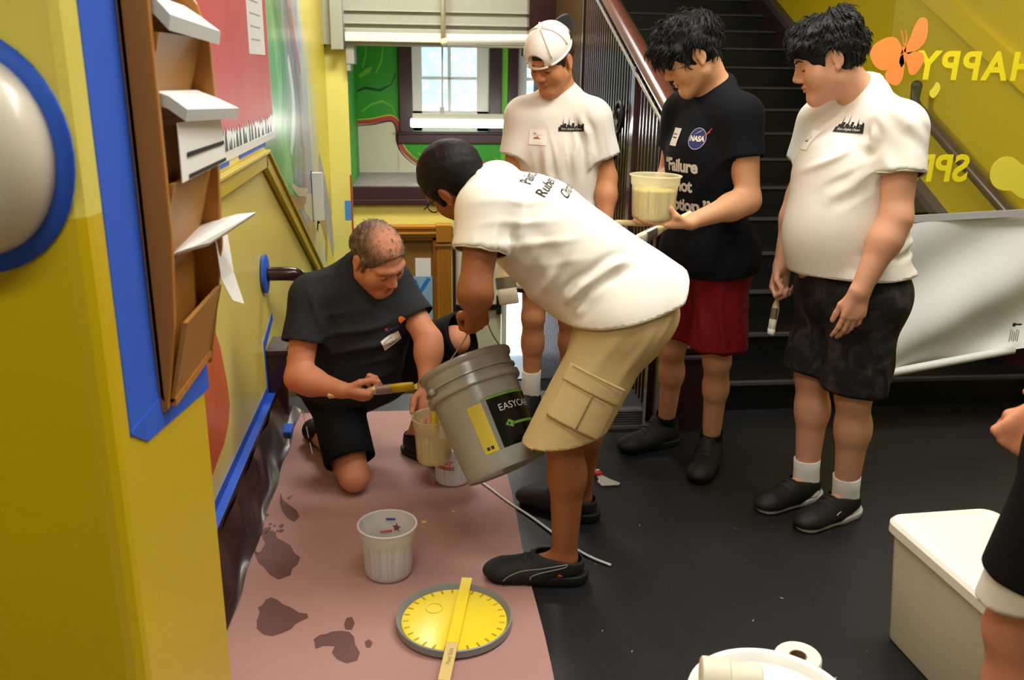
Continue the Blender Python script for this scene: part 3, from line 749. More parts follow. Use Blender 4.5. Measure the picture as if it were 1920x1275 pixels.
def stroke(pts, w, yy, m, off=0):
    vs = []; n = len(pts)
    for i, p in enumerate(pts):
        d = nrm(np.array(pts[min(i + 1, n - 1)]) - np.array(pts[max(i - 1, 0)])); nn = V(-d[1], d[0]); t = i / (n - 1); ww = w * (.35 + .65 * math.sin(math.pi * min(1, t * 1.15 + .12)))
        for sg in (-1, 1): q = np.array(p) + nn * (off + sg * ww / 2); vs.append((q[0], yy, q[1]))
    mb.add(vs, [(2 * i, 2 * i + 1, 2 * i + 3, 2 * i + 2) for i in range(n - 1)], m)
sb = smooth(bd[:20])
stroke(sb, .040, 7.9965, REDM, .012); stroke(sb, .013, 7.9955, BLK, -.012); stroke(sb, .010, 7.9955, mat('mural_yellow', (220, 200, 60), .5), .038)
stroke([(-.50, 1.30), (-.42, 1.33), (-.30, 1.31), (-.2, 1.36), (-.16, 1.45)], .025, 7.9965, mat('mural_dark_green', (14, 70, 24), .5))
stroke([(-.46, 1.13), (-.38, 1.19), (-.28, 1.22), (-.20, 1.18), (-.165, 1.10)], .02, 7.9965, GREENL)
stroke([(-.33, 1.45), (-.28, 1.55), (-.26, 1.68)], .018, 7.9965, GREENL); stroke([(-.44, 1.5), (-.41, 1.6), (-.40, 1.7)], .018, 7.9965, GREENL)
stroke([(-.47, 1.42), (-.40, 1.47), (-.36, 1.5)], .05, 7.9966, GREENL)
for pts in (((.13, .78), (.20, .73), (.28, .70), (.35, .66)), ((.45, .72), (.55, .69), (.66, .68), (.75, .66))):
    stroke(pts, .05, 7.9962, REDM); stroke(pts, .022, 7.9952, BLK, -.01)
for pts in (((.02, .78), (.10, .72), (.2, .66)), ((.30, .80), (.36, .76), (.42, .75)), ((.7, .74), (.78, .70), (.88, .66))): stroke(pts, .02, 7.9958, GREENL)
mb.box((.76, 7.985, .62), (.812, 8.0, 2.4), GREENL)
st(mb, 'wall_back')
def window(n, x0, x1, zb, cas):
    o = MB()
    fr = o
    for a, b in cas: fr.box((a, 7.95, .865), (b, 8.0, 2.4), MAROON2)
    fr.box((x0 - .13, 7.94, .865), (x1 + .12, 8.0, .945), MAROON2).box((x0 - .14, 7.91, .945), (x1 + .12, 8.0, .965), MAROON2)
    r = st(fr, 'window_%d' % n, bevel=.006)
    w = MB()
    w.box((x0, 8.03, .965), (x0 + .085, 8.09, 2.35), WHITEP).box((x1 - .105, 8.03, .965), (x1, 8.09, 2.35), WHITEP).box((x0, 8.03, .965), (x1, 8.09, 1.142), WHITEP)
    xm = (x0 + .085 + x1 - .105) / 2
    w.box((xm - .014, 8.04, 1.1), (xm + .014, 8.08, 2.35), WHITEP)
    for z in (1.417, 1.69, 1.96): w.box((x0 + .05, 8.04, z - .013), (x1 - .05, 8.08, z + .013), WHITEP)
    w.build('sash', r, bevel=.004)
    g = MB().box((x0 + .06, 8.055, 1.12), (x1 - .08, 8.060, 2.35), GLASS); g.build('pane', r)
def m_glass():
    m = bpy.data.materials.new('glare_hazed_glass'); m.use_nodes = True; nt = m.node_tree; nt.nodes.clear()
    o = nt.nodes.new('ShaderNodeOutputMaterial'); a = nt.nodes.new('ShaderNodeBsdfTransparent'); b = nt.nodes.new('ShaderNodeBsdfTranslucent'); g = nt.nodes.new('ShaderNodeBsdfGlossy')
    b.inputs[0].default_value = (.80, .93, 1, 1); g.inputs[1].default_value = .08
    x1 = nt.nodes.new('ShaderNodeMixShader'); x1.inputs[0].default_value = .42; x2 = nt.nodes.new('ShaderNodeMixShader'); x2.inputs[0].default_value = .04  # milky share puts the haze of overexposed daylight into the pane
    nt.links.new(a.outputs[0], x1.inputs[1]); nt.links.new(b.outputs[0], x1.inputs[2]); nt.links.new(x1.outputs[0], x2.inputs[1]); nt.links.new(g.outputs[0], x2.inputs[2]); nt.links.new(x2.outputs[0], o.inputs[0])
    return m
GLASS = m_glass()
window(1, -.02, .65, .96, [(-.135, -.02), (.65, .757)])
window(2, .90, 1.6, .96, [(.815, .90), (1.6, 1.7)])
BEAM = mat('beam_off_white', (160, 158, 144), .5, .04, 3)
# boxed beam in front of the window bay
mb = MB().box((-.66, 6.93, 1.655), (.85, 7.2, 3.25), BEAM).box((-.50, 6.90, 1.745), (.85, 6.93, 1.775), BEAM).box((-.50, 6.90, 1.80), (.85, 6.93, 1.815), BEAM)
mb.box((-.50, 6.905, 1.89), (.85, 6.93, 1.90), BEAM).box((-.50, 6.88, 1.68), (.85, 6.93, 1.745), WHITEP).box((.845, 6.80, 1.60), (1.06, 7.3, 3.25), MAROON)
mb.box((-.60, 6.86, 1.62), (-.51, 6.95, 3.25), BEAM).box((-.50, 6.93, 1.52), (-.44, 7.2, 1.66), BEAM).box((-.50, 6.935, 1.47), (-.47, 7.2, 1.53), BEAM)
st(mb, 'beam_window', bevel=.006)
# stairs up on the right, between a ribbed metal side and a yellow wall
mb = MB()
for k in range(15):
    yk = 3.68 + .30 * k; z = .14 * (k + 1)
    mb.box((1.05, yk, 0 if k < 1 else z - .30), (2.95, yk + .34, z), STEP).box((1.05, yk - .02, z - .012), (2.95, yk + .008, z + .002), NOSE)
st(mb, 'floor_stair')
st(MB().box((2.95, 3.0, -.2), (3.1, 9, 4.6), YELW), 'wall_stair')
mb = MB()
def slope(x0, x1, y0, y1, zf, lo, hi, m):
    mb.prism([(x0, y0, zf(y0) + lo), (x0, y1, zf(y1) + lo), (x0, y1, zf(y1) + hi), (x0, y0, zf(y0) + hi)], (x1 - x0, 0, 0), m)
nose = lambda y: .14 + (y - 3.68) * .14 / .30
STRING = mat('stringer_purple', (74, 60, 72), .3, .1, 8)
slope(2.91, 2.95, 3.6, 8.2, nose, -.14, .16, MAROON); slope(2.88, 2.95, 3.6, 8.2, nose, .14, .19, STRING)
slope(2.92, 2.95, 3.0, 8.2, lambda y: 1.47 + (y - 4.1) * .4742, -.06, .06, YEL)
st(mb, 'trim_stair')
mb = MB()
pts = []; n = 300
for i in range(n + 1):
    y = 3.56 + i * (8.0 - 3.56) / n; pts.append((1.05 - .012 * (i % 4 in (1, 2)) * 1.0, y))
top = lambda y: min(3.25, 1.267 + (y - 3.471) * .3886 - .03)
mb.add([(a, b, -1.3 if b > 4.1 else 0) for a, b in pts] + [(a, b, top(b)) for a, b in pts], [(i, i + 1, n + 2 + i, n + 1 + i) for i in range(n)], MAROON)
mb.box((1.03, 4.25, -1.3), (1.035, 4.28, 1.5), MAROON)
mb.box((1.025, 4.20, 0), (1.055, 4.27, 1.52), mat('polished_maroon', (84, 60, 60), .15, .1)).box((1.028, 5.60, -1.3), (1.05, 5.64, 2.0), MAROON)
mb.box((1.0, 3.58, 0), (1.2, 3.62, 1.1), MAROON)
st(mb, 'wall_stair_side')

# ------------------------------------------------------------------ fixed furniture of the hall
GLOBE = mat('opal_plastic', (206, 198, 178), .3, .03, 5, spec=.5, coat=.1)
r = empty('wall_lamp', (-.545, 1.17, 1.39), 'large white oval wall lamp edged with blue tape on the yellow pillar', 'lamp')
mb = MB(); n = 24
prof = [(.0, -.105), (.03, -.103), (.06, -.092), (.085, -.070), (.098, -.040), (.102, -.012), (.102, 0)]
mb.lathe([(a, b) for a, b in prof], GLOBE, (0, 0, 0), (0, 1, 0), 40)
mb.v = [(-.545 + v[0] * .98, 1.168 + v[1] * .95, 1.392 + v[2] * 1.24) for v in mb.v]
mb.build('globe', r, True)
mb = MB().lathe([(.100, -.004), (.124, -.004), (.124, 0), (.100, 0)], BLUET, (0, 0, 0), (0, 1, 0), 40)
mb.v = [(-.545 + v[0] * .98, 1.1695 + v[1], 1.392 + v[2] * 1.21) for v in mb.v]
mb.build('tape_ring', r, True, label='blue masking tape around the lamp base')
# wooden literature rack on the pillar
r = empty('literature_rack', (-.42, 1.53, .95), 'wooden wall rack with three pockets stuffed with papers', 'rack')
RW = mat('varnished_rack_wood', (182, 120, 46), .42, .15, 5, .05, 60, stretch=(8, 8, .7)); RW2 = mat('pale_rack_panel', (168, 118, 56), .45, .1, 8, stretch=(1, 1, 1))
MB().box((-.42, 1.385, .96), (-.412, 1.68, 2.0), RW).build('back_panel', r)
MB().prism([(-.42, 1.385, .985), (-.409, 1.385, .96), (-.385, 1.385, 1.10), (-.375, 1.385, 1.25), (-.375, 1.385, 1.75), (-.40, 1.385, 1.95), (-.42, 1.385, 1.95)], (0, .016, 0), RW).build('side_board', r, bevel=.003)
MB().prism([(-.42, 1.664, .95), (-.400, 1.664, .95), (-.362, 1.664, 1.18), (-.352, 1.664, 1.45), (-.354, 1.664, 1.545), (-.37, 1.664, 1.60), (-.41, 1.664, 1.66), (-.42, 1.664, 1.66)], (0, .016, 0), RW).build('side_board', r, bevel=.003)
for z in (.97, 1.19, 1.41):
    MB().prism([(-.408, 1.401, z), (-.402, 1.401, z), (-.368, 1.401, z + .135), (-.376, 1.401, z + .135)], (0, .263, 0), RW2).build('pocket_front', r)
    MB().box((-.412, 1.401, z - .006), (-.398, 1.664, z + .006), RW).build('pocket_floor', r)
PAP = mat('copy_paper', (232, 230, 224), .7, .02, 20); PAPS = mat('stacked_paper_edges', (205, 205, 204), .8, .12, 6, stretch=(1, 1, 120))
INK = mat('printed_black', (30, 30, 34), .6)
def sheetstack(name, label, rows, th, m=PAP):
    """rows: points of the top surface across the rack, front edge and far edge; th is the pile's thickness"""
    mb = MB(); n = len(rows)
    T = [p for r_ in rows for p in r_]; B = [(p[0] - .004, p[1], p[2] - th) for p in T]
    fs = [(2 * i, 2 * i + 1, 2 * i + 3, 2 * i + 2) for i in range(n - 1)]
    mb.add(T, fs, m); mb.add(B, [f[::-1] for f in fs], m)
    k = len(T); al = T + B; rim = list(range(0, 2 * n, 2)) + list(range(2 * n - 1, 0, -2))
    mb.add(al, [(rim[i], rim[(i + 1) % len(rim)], rim[(i + 1) % len(rim)] + k, rim[i] + k) for i in range(len(rim))], PAPS)
    return mb.build(name, None, False, label, 'papers', 'papers in the wall rack', solid=0)
sheetstack('paper_stack', 'thick pile of white sheets flopping out of the top rack pocket', [((-.405, 1.42, 1.60), (-.405, 1.655, 1.60)), ((-.385, 1.41, 1.600), (-.39, 1.66, 1.597)), ((-.368, 1.405, 1.590), (-.365, 1.665, 1.58)), ((-.352, 1.41, 1.570), (-.334, 1.668, 1.556))], .022)
sheetstack('paper_stack', 'pile of white sheets bending over the middle rack pocket', [((-.405, 1.42, 1.45), (-.41, 1.655, 1.455)), ((-.385, 1.405, 1.462), (-.38, 1.66, 1.458)), ((-.365, 1.41, 1.455), (-.345, 1.665, 1.443)), ((-.345, 1.43, 1.435), (-.313, 1.67, 1.427))], .018)
mb = MB().add([(-.362, 1.43, 1.415), (-.345, 1.66, 1.412), (-.340, 1.655, 1.335), (-.360, 1.42, 1.325)], [(0, 1, 2, 3)], PAP)
for t0, t1 in ((.52, .60), (.90, .97)):
    q = lambda s, t: tuple(lerp(lerp((-.3605, 1.43, 1.415), (-.3435, 1.66, 1.412), s), lerp((-.3585, 1.42, 1.325), (-.3385, 1.655, 1.335), s), t) + V(.0015, 0, 0))
    mb.quad(q(.12, t1), q(.96, t1), q(.96, t0), q(.12, t0), INK)
mb.build('flyer', None, False, 'white flyer with black bars hanging from the middle rack pocket', 'papers', 'papers in the wall rack', solid=.0015)
sheetstack('paper_stack', 'thin curled sheets poking out of the bottom rack pocket', [((-.40, 1.43, 1.20), (-.41, 1.655, 1.215)), ((-.385, 1.44, 1.212), (-.375, 1.665, 1.225)), ((-.365, 1.47, 1.215), (-.335, 1.68, 1.235)), ((-.350, 1.52, 1.212), (-.300, 1.69, 1.237))], .006)
mb = MB().add([(-.372, 1.66, 1.19), (-.362, 1.72, 1.19), (-.352, 1.70, 1.12), (-.366, 1.655, 1.115), (-.335, 1.69, 1.06), (-.350, 1.66, 1.075)], [(0, 1, 2, 3), (3, 2, 4, 5)], PAP)
mb.build('folded_sheet', None, False, 'folded white sheet hanging down beside the lower end of the rack', 'papers', solid=.0012)
r = empty('masking_tape', (-.42, 1.3, .9), 'blue masking tape stuck on the pillar around the wooden rack', 'tape')
MB().box((-.42, 1.232, .98), (-.4185, 1.384, 2.4), BLUET).build('tape_strip', r)
MB().prism([(-.4185, 1.232, .99), (-.4185, 1.232, .985), (-.4185, 1.30, .945), (-.4185, 1.70, .885), (-.4185, 1.70, .945), (-.4185, 1.384, .985)], (.0012, 0, 0), BLUET).build('tape_strip', r)
# red poster, notice and taped border on the far left wall
PINK = mat('red_poster_paint', (196, 58, 62), .5, .2, 4, col2=(212, 104, 100), stretch=(1, 1, .4))
r = empty('poster', (-.655, 3.5, 1.2), 'large red painted poster with a ragged lower edge over a white strip', 'poster')
MB().box((-.6578, 2.3, 1.205), (-.654, 4.29, 2.6), mat('poster_backing', (225, 228, 225), .4, .1, 10)).build('backing', r)
random.seed(4)
pts = [(-.6525, 4.27, 2.6), (-.6525, 2.3, 2.6)]; y = 2.3
while y < 4.26:
    pts += [(-.6525, y, 1.292 + random.uniform(-.008, .008)), (-.6525, y + .025, 1.268 + random.uniform(-.012, .012))]; y += .05
MB().poly(pts, PINK).build('red_sheet', r)
mb = MB(); y = 2.5
while y < 4.2:
    h = random.uniform(.02, .065); w = random.uniform(.02, .05); mb.add([(-.6530, y, 1.213), (-.6530, y + w, 1.213), (-.6530, y + w * .7, 1.213 + h), (-.6530, y + w / 2, 1.225 + h), (-.6530, y + w * .3, 1.213 + h)], [(0, 1, 2, 3, 4)], mat('poster_dark_trees', (26, 38, 30), .5, .2)); y += w * random.uniform(.8, 2.2)
mb.build('tree_silhouettes', r)
MB().box((-.6578, 2.3, 1.180), (-.6545, 4.33, 1.207), PAP).build('white_border', r)
for a, b in ((2.6, 3.25), (3.45, 4.05)):
    tag(MB().box((-.6588, a, 1.163), (-.657, b, 1.183), BLUET).build('masking_tape'), 'short strip of blue tape under the red poster, ' + ('nearer the rack' if a < 3 else 'nearer the window'), 'tape', 'tape under the poster')
mb = MB().box((-.6528, 3.78, 1.545), (-.651, 4.17, 2.1), PAP)
for i in range(9): mb.box((-.651, 3.84, 1.60 + i * .05), (-.6505, 4.05 + .02 * (i % 3), 1.606 + i * .05), mat('faint_print', (170, 170, 172), .7))
tag(mb.build('notice'), 'white printed notice pinned on the red poster', 'notice')
tag(MB().box((-.659, 4.44, .875), (-.6575, 4.56, .91), BLUET).build('masking_tape'), 'small blue tape scrap beside the sloping yellow rail', 'tape')
# pipe handrail stub
r = empty('handrail', (-.66, 3.78, .6), 'maroon pipe handrail with a blue taped wall flange', 'handrail')
MB().lathe([(.0, .004), (.083, .004), (.083, .016), (.06, .020), (0, .020)], BLUET, (-.66, 3.775, .648), (1, 0, 0), 28).build('wall_flange', r, True, label='round flange wrapped in blue tape', angle=40)
MB().tube(smooth([(-.645, 3.775, .648), (-.56, 3.775, .648), (-.525, 3.785, .642), (-.51, 3.82, .622), (-.508, 3.90, .585), (-.508, 4.3, .40), (-.508, 5.5, -.16)], 5), .030, MAROON, 16).build('pipe', r, True)
# tape along the skirting, plastic sheet and scraps
mb = MB().box((-.6598, 1.69, .130), (-.658, 3.70, .168), BLUET)
mb.prism([(-.6598, 3.68, .15), (-.6598, 3.70, .13), (-.6598, 3.70, .335), (-.6598, 3.93, .40), (-.6598, 3.93, .44), (-.6598, 3.665, .375)], (.002, 0, 0), BLUET).box((-.629, 1.69, .1305), (-.6598, 3.70, .133), BLUET)
tag(mb.build('masking_tape'), 'long blue tape line along the top of the dark skirting board', 'tape')
def m_film():
    m = mat('clear_plastic_film', (62, 42, 38), .25, .2, 12, .1, 30, .5); return m
mb = MB()
def film(u, v):
    y = 1.75 + u * 2.05; x = -.655 + v * .085; z = .100 * (1 - v) ** 1.6 + .008 + .014 * math.sin(y * 11 + v * 4) * v * (1 - v) * 3 + .004 * math.sin(y * 29 + 5 * v) * (1 - v * .6)
    return (x + .030 + .004 * math.sin(y * 17), y, max(z, .004))
mb.grid(film, 90, 8, m_film())
tag(mb.build('plastic_sheet', None, True), 'crumpled dark plastic sheet tucked along the skirting board', 'plastic sheet')
tag(MB().box((-.60, 3.50, .004), (-.545, 3.60, .03), BLUET).build('masking_tape', bevel=.006), 'loose blue tape scrap on the plastic at the far paper edge', 'tape')
tag(MB().box((-.655, 5.70, .56), (-.59, 5.735, .86), WHITEP).box((-.659, 5.69, .55), (-.655, 5.745, .87), BLK).build('wall_bracket'), 'slim white upright box fixed on the swirled mural wall', 'wall box')
# window bay fittings
r = empty('fluorescent_lamp', (.35, 7.0, 1.1), 'lit fluorescent strip lamp hung before the window', 'lamp')
MB().box((-.02, 6.97, 1.125), (.96, 7.06, 1.165), mat('lamp_housing', (190, 186, 172), .5)).build('housing', r)
MB().box((-.035, 6.965, 1.065), (.96, 7.065, 1.125), mat('lit_diffuser', (255, 255, 250), .4, emit=((255, 252, 245), 26.0))).build('diffuser', r, bevel=.01)
MB().tube([(.208, 7.0, 1.16), (.214, 7.0, 1.70)], .006, mat('lamp_cable', (170, 168, 158), .5), 8).box((.19, 6.985, 1.165), (.225, 7.015, 1.215), mat('lamp_cable', (170, 168, 158))).build('hanging_cable', r)
r = empty('roller_blind', (.22, 6.86, 1.6), 'white rolled-up blind with its upright pipe under the cream beam', 'blind')
MB().tube([(.245, 6.83, 1.70), (.93, 6.83, 1.71)], .040, WHITEP, 18).build('roller', r, True, angle=40)
MB().box((.245, 6.82, 1.655), (.93, 6.845, 1.675), CREAM).build('bottom_bar', r)
MB().tube([(.217, 6.83, 3.2), (.217, 6.83, 1.70)], .018, CREAM, 12).ball((.222, 6.83, 1.685), .030, CREAM, 8).build('pipe', r, True)
# framed notice case on the vestibule wall
r = empty('display_case', (.02, 7.08, -.55), 'honey wood framed glass notice case with fluted posts', 'display case')
MB().box((-.34, 7.02, .20), (.285, 7.10, .295), WOOD).box((-.34, 7.00, .225), (.285, 7.02, .245), WOOD).box((-.34, 7.005, .27), (.285, 7.02, .295), WOOD).build('top_rail', r, bevel=.005)
mb = MB().box((.155, 7.02, -.70), (.27, 7.10, .30), WOOD)
for k in range(4): mb.box((.168 + k * .025, 7.008, -.68), (.181 + k * .025, 7.02, .10), WOOD)
mb.box((.15, 6.99, .165), (.275, 7.10, .305), WOOD).box((.145, 7.0, .130), (.280, 7.10, .15), WOOD); mb.build('post', r, bevel=.004)
mb = MB().box((-.34, 7.02, -.70), (-.23, 7.10, .30), WOOD); mb.build('post', r, bevel=.004)
MB().box((-.23, 7.02, -.70), (.155, 7.10, -.52), WOOD).build('bottom_rail', r, bevel=.005)
MB().box((.125, 7.03, -.52), (.155, 7.095, .20), mat('case_inner_wood', (140, 84, 26), .4, .1)).box((-.23, 7.03, .175), (.155, 7.095, .2), mat('case_inner_wood', (140, 84, 26))).build('inner_frame', r)
MB().box((-.23, 7.085, -.52), (.155, 7.095, .20), mat('case_backing', (150, 112, 52), .3, .15, 6)).build('back_board', r)
MB().box((-.02, 7.078, -.16), (.105, 7.084, .02), PAP).build('white_sheet', r)
mb = MB().box((-.12, 7.074, -.50), (.118, 7.080, -.13), mat('blue_leaflet', (150, 190, 215), .5, .15, 10))
for p, q in (((-.03, -.16), (.01, -.27)), ((.01, -.27), (.09, -.145))):
    d = nrm(np.array(q) - np.array(p)); n_ = V(-d[1], d[0]) * .016
    mb.prism([(p[0] + n_[0], 7.0735, p[1] + n_[1]), (p[0] - n_[0], 7.0735, p[1] - n_[1]), (q[0] - n_[0], 7.0735, q[1] - n_[1]), (q[0] + n_[0], 7.0735, q[1] + n_[1])], (0, -.001, 0), mat('leaflet_blue', (40, 120, 195), .5))
mb.box((-.02, 7.073, -.49), (.05, 7.075, -.45), GREENL); mb.build('leaflet', r, label='pale blue leaflet with a darker blue tick')
# outside door
r = empty('door_1', (.49, 7.17, -1.12)); r['kind'] = 'structure'
DOORC = mat('door_cream', (214, 206, 178), .45, .03, 4)
MB().box((.31, 7.13, -1.11), (.69, 7.18, .11), DOORC).build('door_leaf', r)
MB().box((.33, 7.122, -.34), (.62, 7.13, .08), mat('door_upper_panel', (232, 224, 190), .4)).build('panel', r)
MB().box((.31, 7.09, -.425), (.66, 7.122, -.385), BLK).build('push_bar', r)
MB().box((.645, 7.07, -.46), (.69, 7.13, -.30), mat('chrome', (190, 190, 188), .2, metal=1)).build('latch_case', r)
MB().box((.285, 7.08, -1.12), (.31, 7.2, .13), MAROON2).build('door_frame', r)
# railing of the stairs
r = empty('stair_rail', (1.05, 3.5, 0), 'maroon stair rail with newel post rising beside the black steps', 'stair rail')
RAILM = mat('rail_reddish', (104, 58, 46), .25, .15, 10, .1, 80)
pts = [(1.065, 3.47, 1.267), (1.065, 7.2, 2.717)]
MB().tube(pts, .046, RAILM, 14, flat=.8).build('rail', r, True, angle=40)
MB().tube([(1.03, 3.48, 1.207), (1.03, 7.2, 2.655)], .009, mat('bright_edge', (176, 170, 168), .2, metal=.7), 8).build('edge_strip', r)
mb = MB().box((1.02, 3.45, 0), (1.22, 3.60, .33), MAROON).box((1.01, 3.435, .33), (1.23, 3.61, .35), STRING).box((1.025, 3.46, .35), (1.215, 3.60, .375), MAROON).box((1.01, 3.44, .375), (1.23, 3.61, .39), STRING).box((1.03, 3.46, .39), (1.18, 3.60, 1.20), MAROON)
mb.build('newel_post', r, bevel=.006)
MB().box((1.0, 3.43, 1.19), (1.08, 3.48, 1.225), mat('chrome', (190, 190, 188))).build('end_bracket', r)
r = empty('iron_scroll', (1.0, 4.45, 1.1), 'black wrought iron scroll ornament on the ribbed stair side', 'ornament')
sc = []
for i in range(40):
    t = i / 39; a = 1.2 + t * 4.6 * math.pi / 2 * 1.6; rr = .02 + .075 * t; sc.append((1.005, 4.42 + rr * math.cos(a), 1.29 + rr * math.sin(a)))
MB().tube(sc, .010, BLK, 8).build('scroll', r, True)
MB().tube(smooth([(1.005, 4.49, 1.26), (1.005, 4.43, 1.20), (1.005, 4.46, 1.10), (1.005, 4.59, .98), (1.005, 4.71, .86)]), .011, BLK, 8).build('stem', r, True)
tag(MB().box((.80, 3.50, 0), (.97, 3.56, .012), mat('aluminium', (150, 148, 146), .35, .1, 20, metal=.6)).box((.80, 3.52, .012), (.97, 3.56, .08), mat('grille_grey', (78, 76, 78), .4, .1)).build('floor_grille'), 'low grey metal grille at the foot of the stair rail', 'grille')
g = bpy.data.objects['floor_grille']
mb = MB()
for k in range(6): mb.box((.80, 3.514, .018 + k * .011), (.97, 3.521, .022 + k * .011), mat('aluminium', (150, 148, 146)))
mb.build('louvre_slats', g)
# wall handrail on the yellow stair wall
r = empty('wall_handrail', (2.87, 4.4, .9), 'dark wooden handrail on the yellow wall behind the clear banner', 'handrail')
MB().tube([(2.86, 3.55, .655), (2.86, 4.95, 1.325)], .034, mat('dark_walnut_rail', (70, 44, 36), .3, .15, 10), 14).build('rail', r, True, angle=40)
MB().tube([(2.86, 4.93, 1.33), (2.86, 4.97, 1.36), (2.86, 4.97, 1.43)], [.024, .026, .03], BLK, 12).ball((2.86, 4.97, 1.44), .032, BLK, 10).build('end_knob', r, True)
for y in (3.9, 4.7): MB().tube([(2.86, y, .655 + (y - 3.55) * .4786 - .02), (2.90, y, .655 + (y - 3.55) * .4786 - .06), (2.95, y, .655 + (y - 3.55) * .4786 - .06)], .012, BLK, 8).build('bracket', r, True)
# hanging clear banner with mirrored lettering, and a white one below
def m_clear():
    m = bpy.data.materials.new('clear_vinyl'); m.use_nodes = True; nt = m.node_tree; nt.nodes.clear()
    o = nt.nodes.new('ShaderNodeOutputMaterial'); a = nt.nodes.new('ShaderNodeBsdfTransparent'); b = nt.nodes.new('ShaderNodeBsdfDiffuse'); g = nt.nodes.new('ShaderNodeBsdfGlossy')
    b.inputs[0].default_value = lin((200, 196, 120)); g.inputs[1].default_value = .15
    x1 = nt.nodes.new('ShaderNodeMixShader'); x1.inputs[0].default_value = .07; x2 = nt.nodes.new('ShaderNodeMixShader'); x2.inputs[0].default_value = .03
    nt.links.new(a.outputs[0], x1.inputs[1]); nt.links.new(b.outputs[0], x1.inputs[2]); nt.links.new(x1.outputs[0], x2.inputs[1]); nt.links.new(g.outputs[0], x2.inputs[2]); nt.links.new(x2.outputs[0], o.inputs[0])
    return m
r = empty('clear_banner', (2.2, 3.35, .97), 'clear hanging banner with mirrored yellow letters before the yellow wall', 'banner')
MB().grid(lambda u, v: (1.80 + u * .95, 3.35 + .004 * math.sin(u * 9 + v * 3), .97 + v * .95), 24, 16, m_clear()).build('film', r, True)
LET = mat('yellow_letter_film', (224, 206, 30), .5, .04, 8)
mb = MB(); flat_text(mb, 'HAPPY', (2.40, 3.342, 1.487), (-1, 0, 0), (.03, 0, 1), .145, LET, bold=.004, align='LEFT', spacing=1.18); mb.build('lettering', r, solid=.001)
mb = MB(); flat_text(mb, 'SPRING', (2.19, 3.342, 1.098), (-1, 0, 0), (.03, 0, 1), .145, LET, bold=.004, align='LEFT', spacing=1.02); mb.build('lettering', r, solid=.001)
mb = MB(); c = V(1.846, 3.334, 1.575)
ORA = mat('orange_paper', (236, 138, 62), .7, .08, 8)
def petal(pts): mb.prism([(c[0] + a, c[1], c[2] + b) for a, b in pts], (0, .002, 0), ORA)
petal(smooth([(.0, .01), (.02, .06), (.03, .10), (.05, .13), (.075, .125), (.085, .09), (.082, .05), (.06, .02), (.02, .0)]))
petal(smooth([(.01, .005), (.05, .01), (.082, .0), (.084, -.03), (.07, -.06), (.055, -.075), (.035, -.07), (.022, -.04), (.01, -.02)]))
petal(smooth([(.0, .005), (-.02, .04), (-.045, .06), (-.08, .055), (-.12, .03), (-.13, -.01), (-.10, -.05), (-.06, -.06), (-.03, -.03)]))
petal(smooth([(.0, -.0), (-.03, -.03), (-.06, -.07), (-.05, -.10), (-.01, -.115), (.010, -.09), (.012, -.04)]))
petal([(-.006, .03), (-.012, -.03), (0, -.05), (.012, -.03), (.008, .03)])
o = mb.build('paper_butterfly', None, False, 'orange paper butterfly stuck on the clear banner', 'paper cutout')
mb = MB()
for a in (-.012, .004): mb.tube(smooth([(c[0] + a * .3, 3.333, c[2] + .03), (c[0] + a, 3.333, c[2] + .06), (c[0] + a - .01, 3.333, c[2] + .085)]), .0022, ORA, 5)
mb.build('antennae', o)
LY = mat('lemon_paper', (222, 206, 60), .7, .08, 8)
tag(MB().prism(smooth([(2.0, 3.338, 1.475), (2.012, 3.338, 1.468), (2.018, 3.338, 1.452), (2.010, 3.338, 1.43), (1.995, 3.338, 1.415), (1.980, 3.338, 1.425), (1.978, 3.338, 1.44), (1.99, 3.338, 1.455)]), (0, .002, 0), LY).build('paper_chick'), 'tiny yellow paper chick stuck under the letters', 'paper cutout')
pts = []
for i in range(40):
    t = 2 * math.pi * i / 40; rr = .085 + .035 * math.cos(2 * t + .6); pts.append((2.40 + rr * math.cos(t), 3.338, 1.11 + rr * 1.1 * math.sin(t)))
tag(MB().prism(pts, (0, .002, 0), LY).build('paper_butterfly'), 'pale yellow paper cutout at the lower right of the clear banner', 'paper cutout')
VIN = mat('white_vinyl', (232, 230, 226), .45, .03, 3)
r = empty('white_banner', (2.2, 3.33, .3), 'sagging white banner hung on the stairs with a rolled lower edge', 'banner')
def vin(u, v):
    x = 1.80 + u * .95; zb = .275 + (x - 1.9) * .175; zt = .955 + (x - 1.96) * .05; z = zb + (zt - zb) * v
    w = .030 * math.sin((x * .9 - z * 1.5) * 8 + 2) * math.exp(-((x - 2.35) ** 2) * 4) + .014 * math.sin((x - z * 1.8) * 8 + 1) + .006 * math.sin(x * 21 + z * 6)
    return (x, 3.335 + w * (1 - v * .7), z)
MB().grid(vin, 80, 50, VIN).build('sheet', r, True)
MB().tube([(1.80, 3.33, .262), (2.52, 3.33, .385)], .018, mat('white_roll', (226, 224, 220), .35), 14).build('bottom_roll', r, True, angle=40)
MB().box((1.80, 3.322, .93), (1.82, 3.324, .95), VIN).prism([(1.80, 3.325, .925), (2.75, 3.325, .972), (2.75, 3.325, 1.0), (1.80, 3.325, .953)], (0, .006, 0), mat('hem_grey', (176, 174, 172), .5)).build('top_hem', r)
mb = MB().box((2.475, 3.30, .497), (2.487, 3.302, .512), INK).box((2.487, 3.30, .502), (2.515, 3.302, .509), INK)
for k in range(5): mb.box((2.470 + k * .009, 3.30, .430 + .004 * (k % 2)), (2.474 + k * .009, 3.302, .485 - .006 * (k % 3)), mat('faint_print', (170, 170, 172)))
mb.build('maker_mark', r)

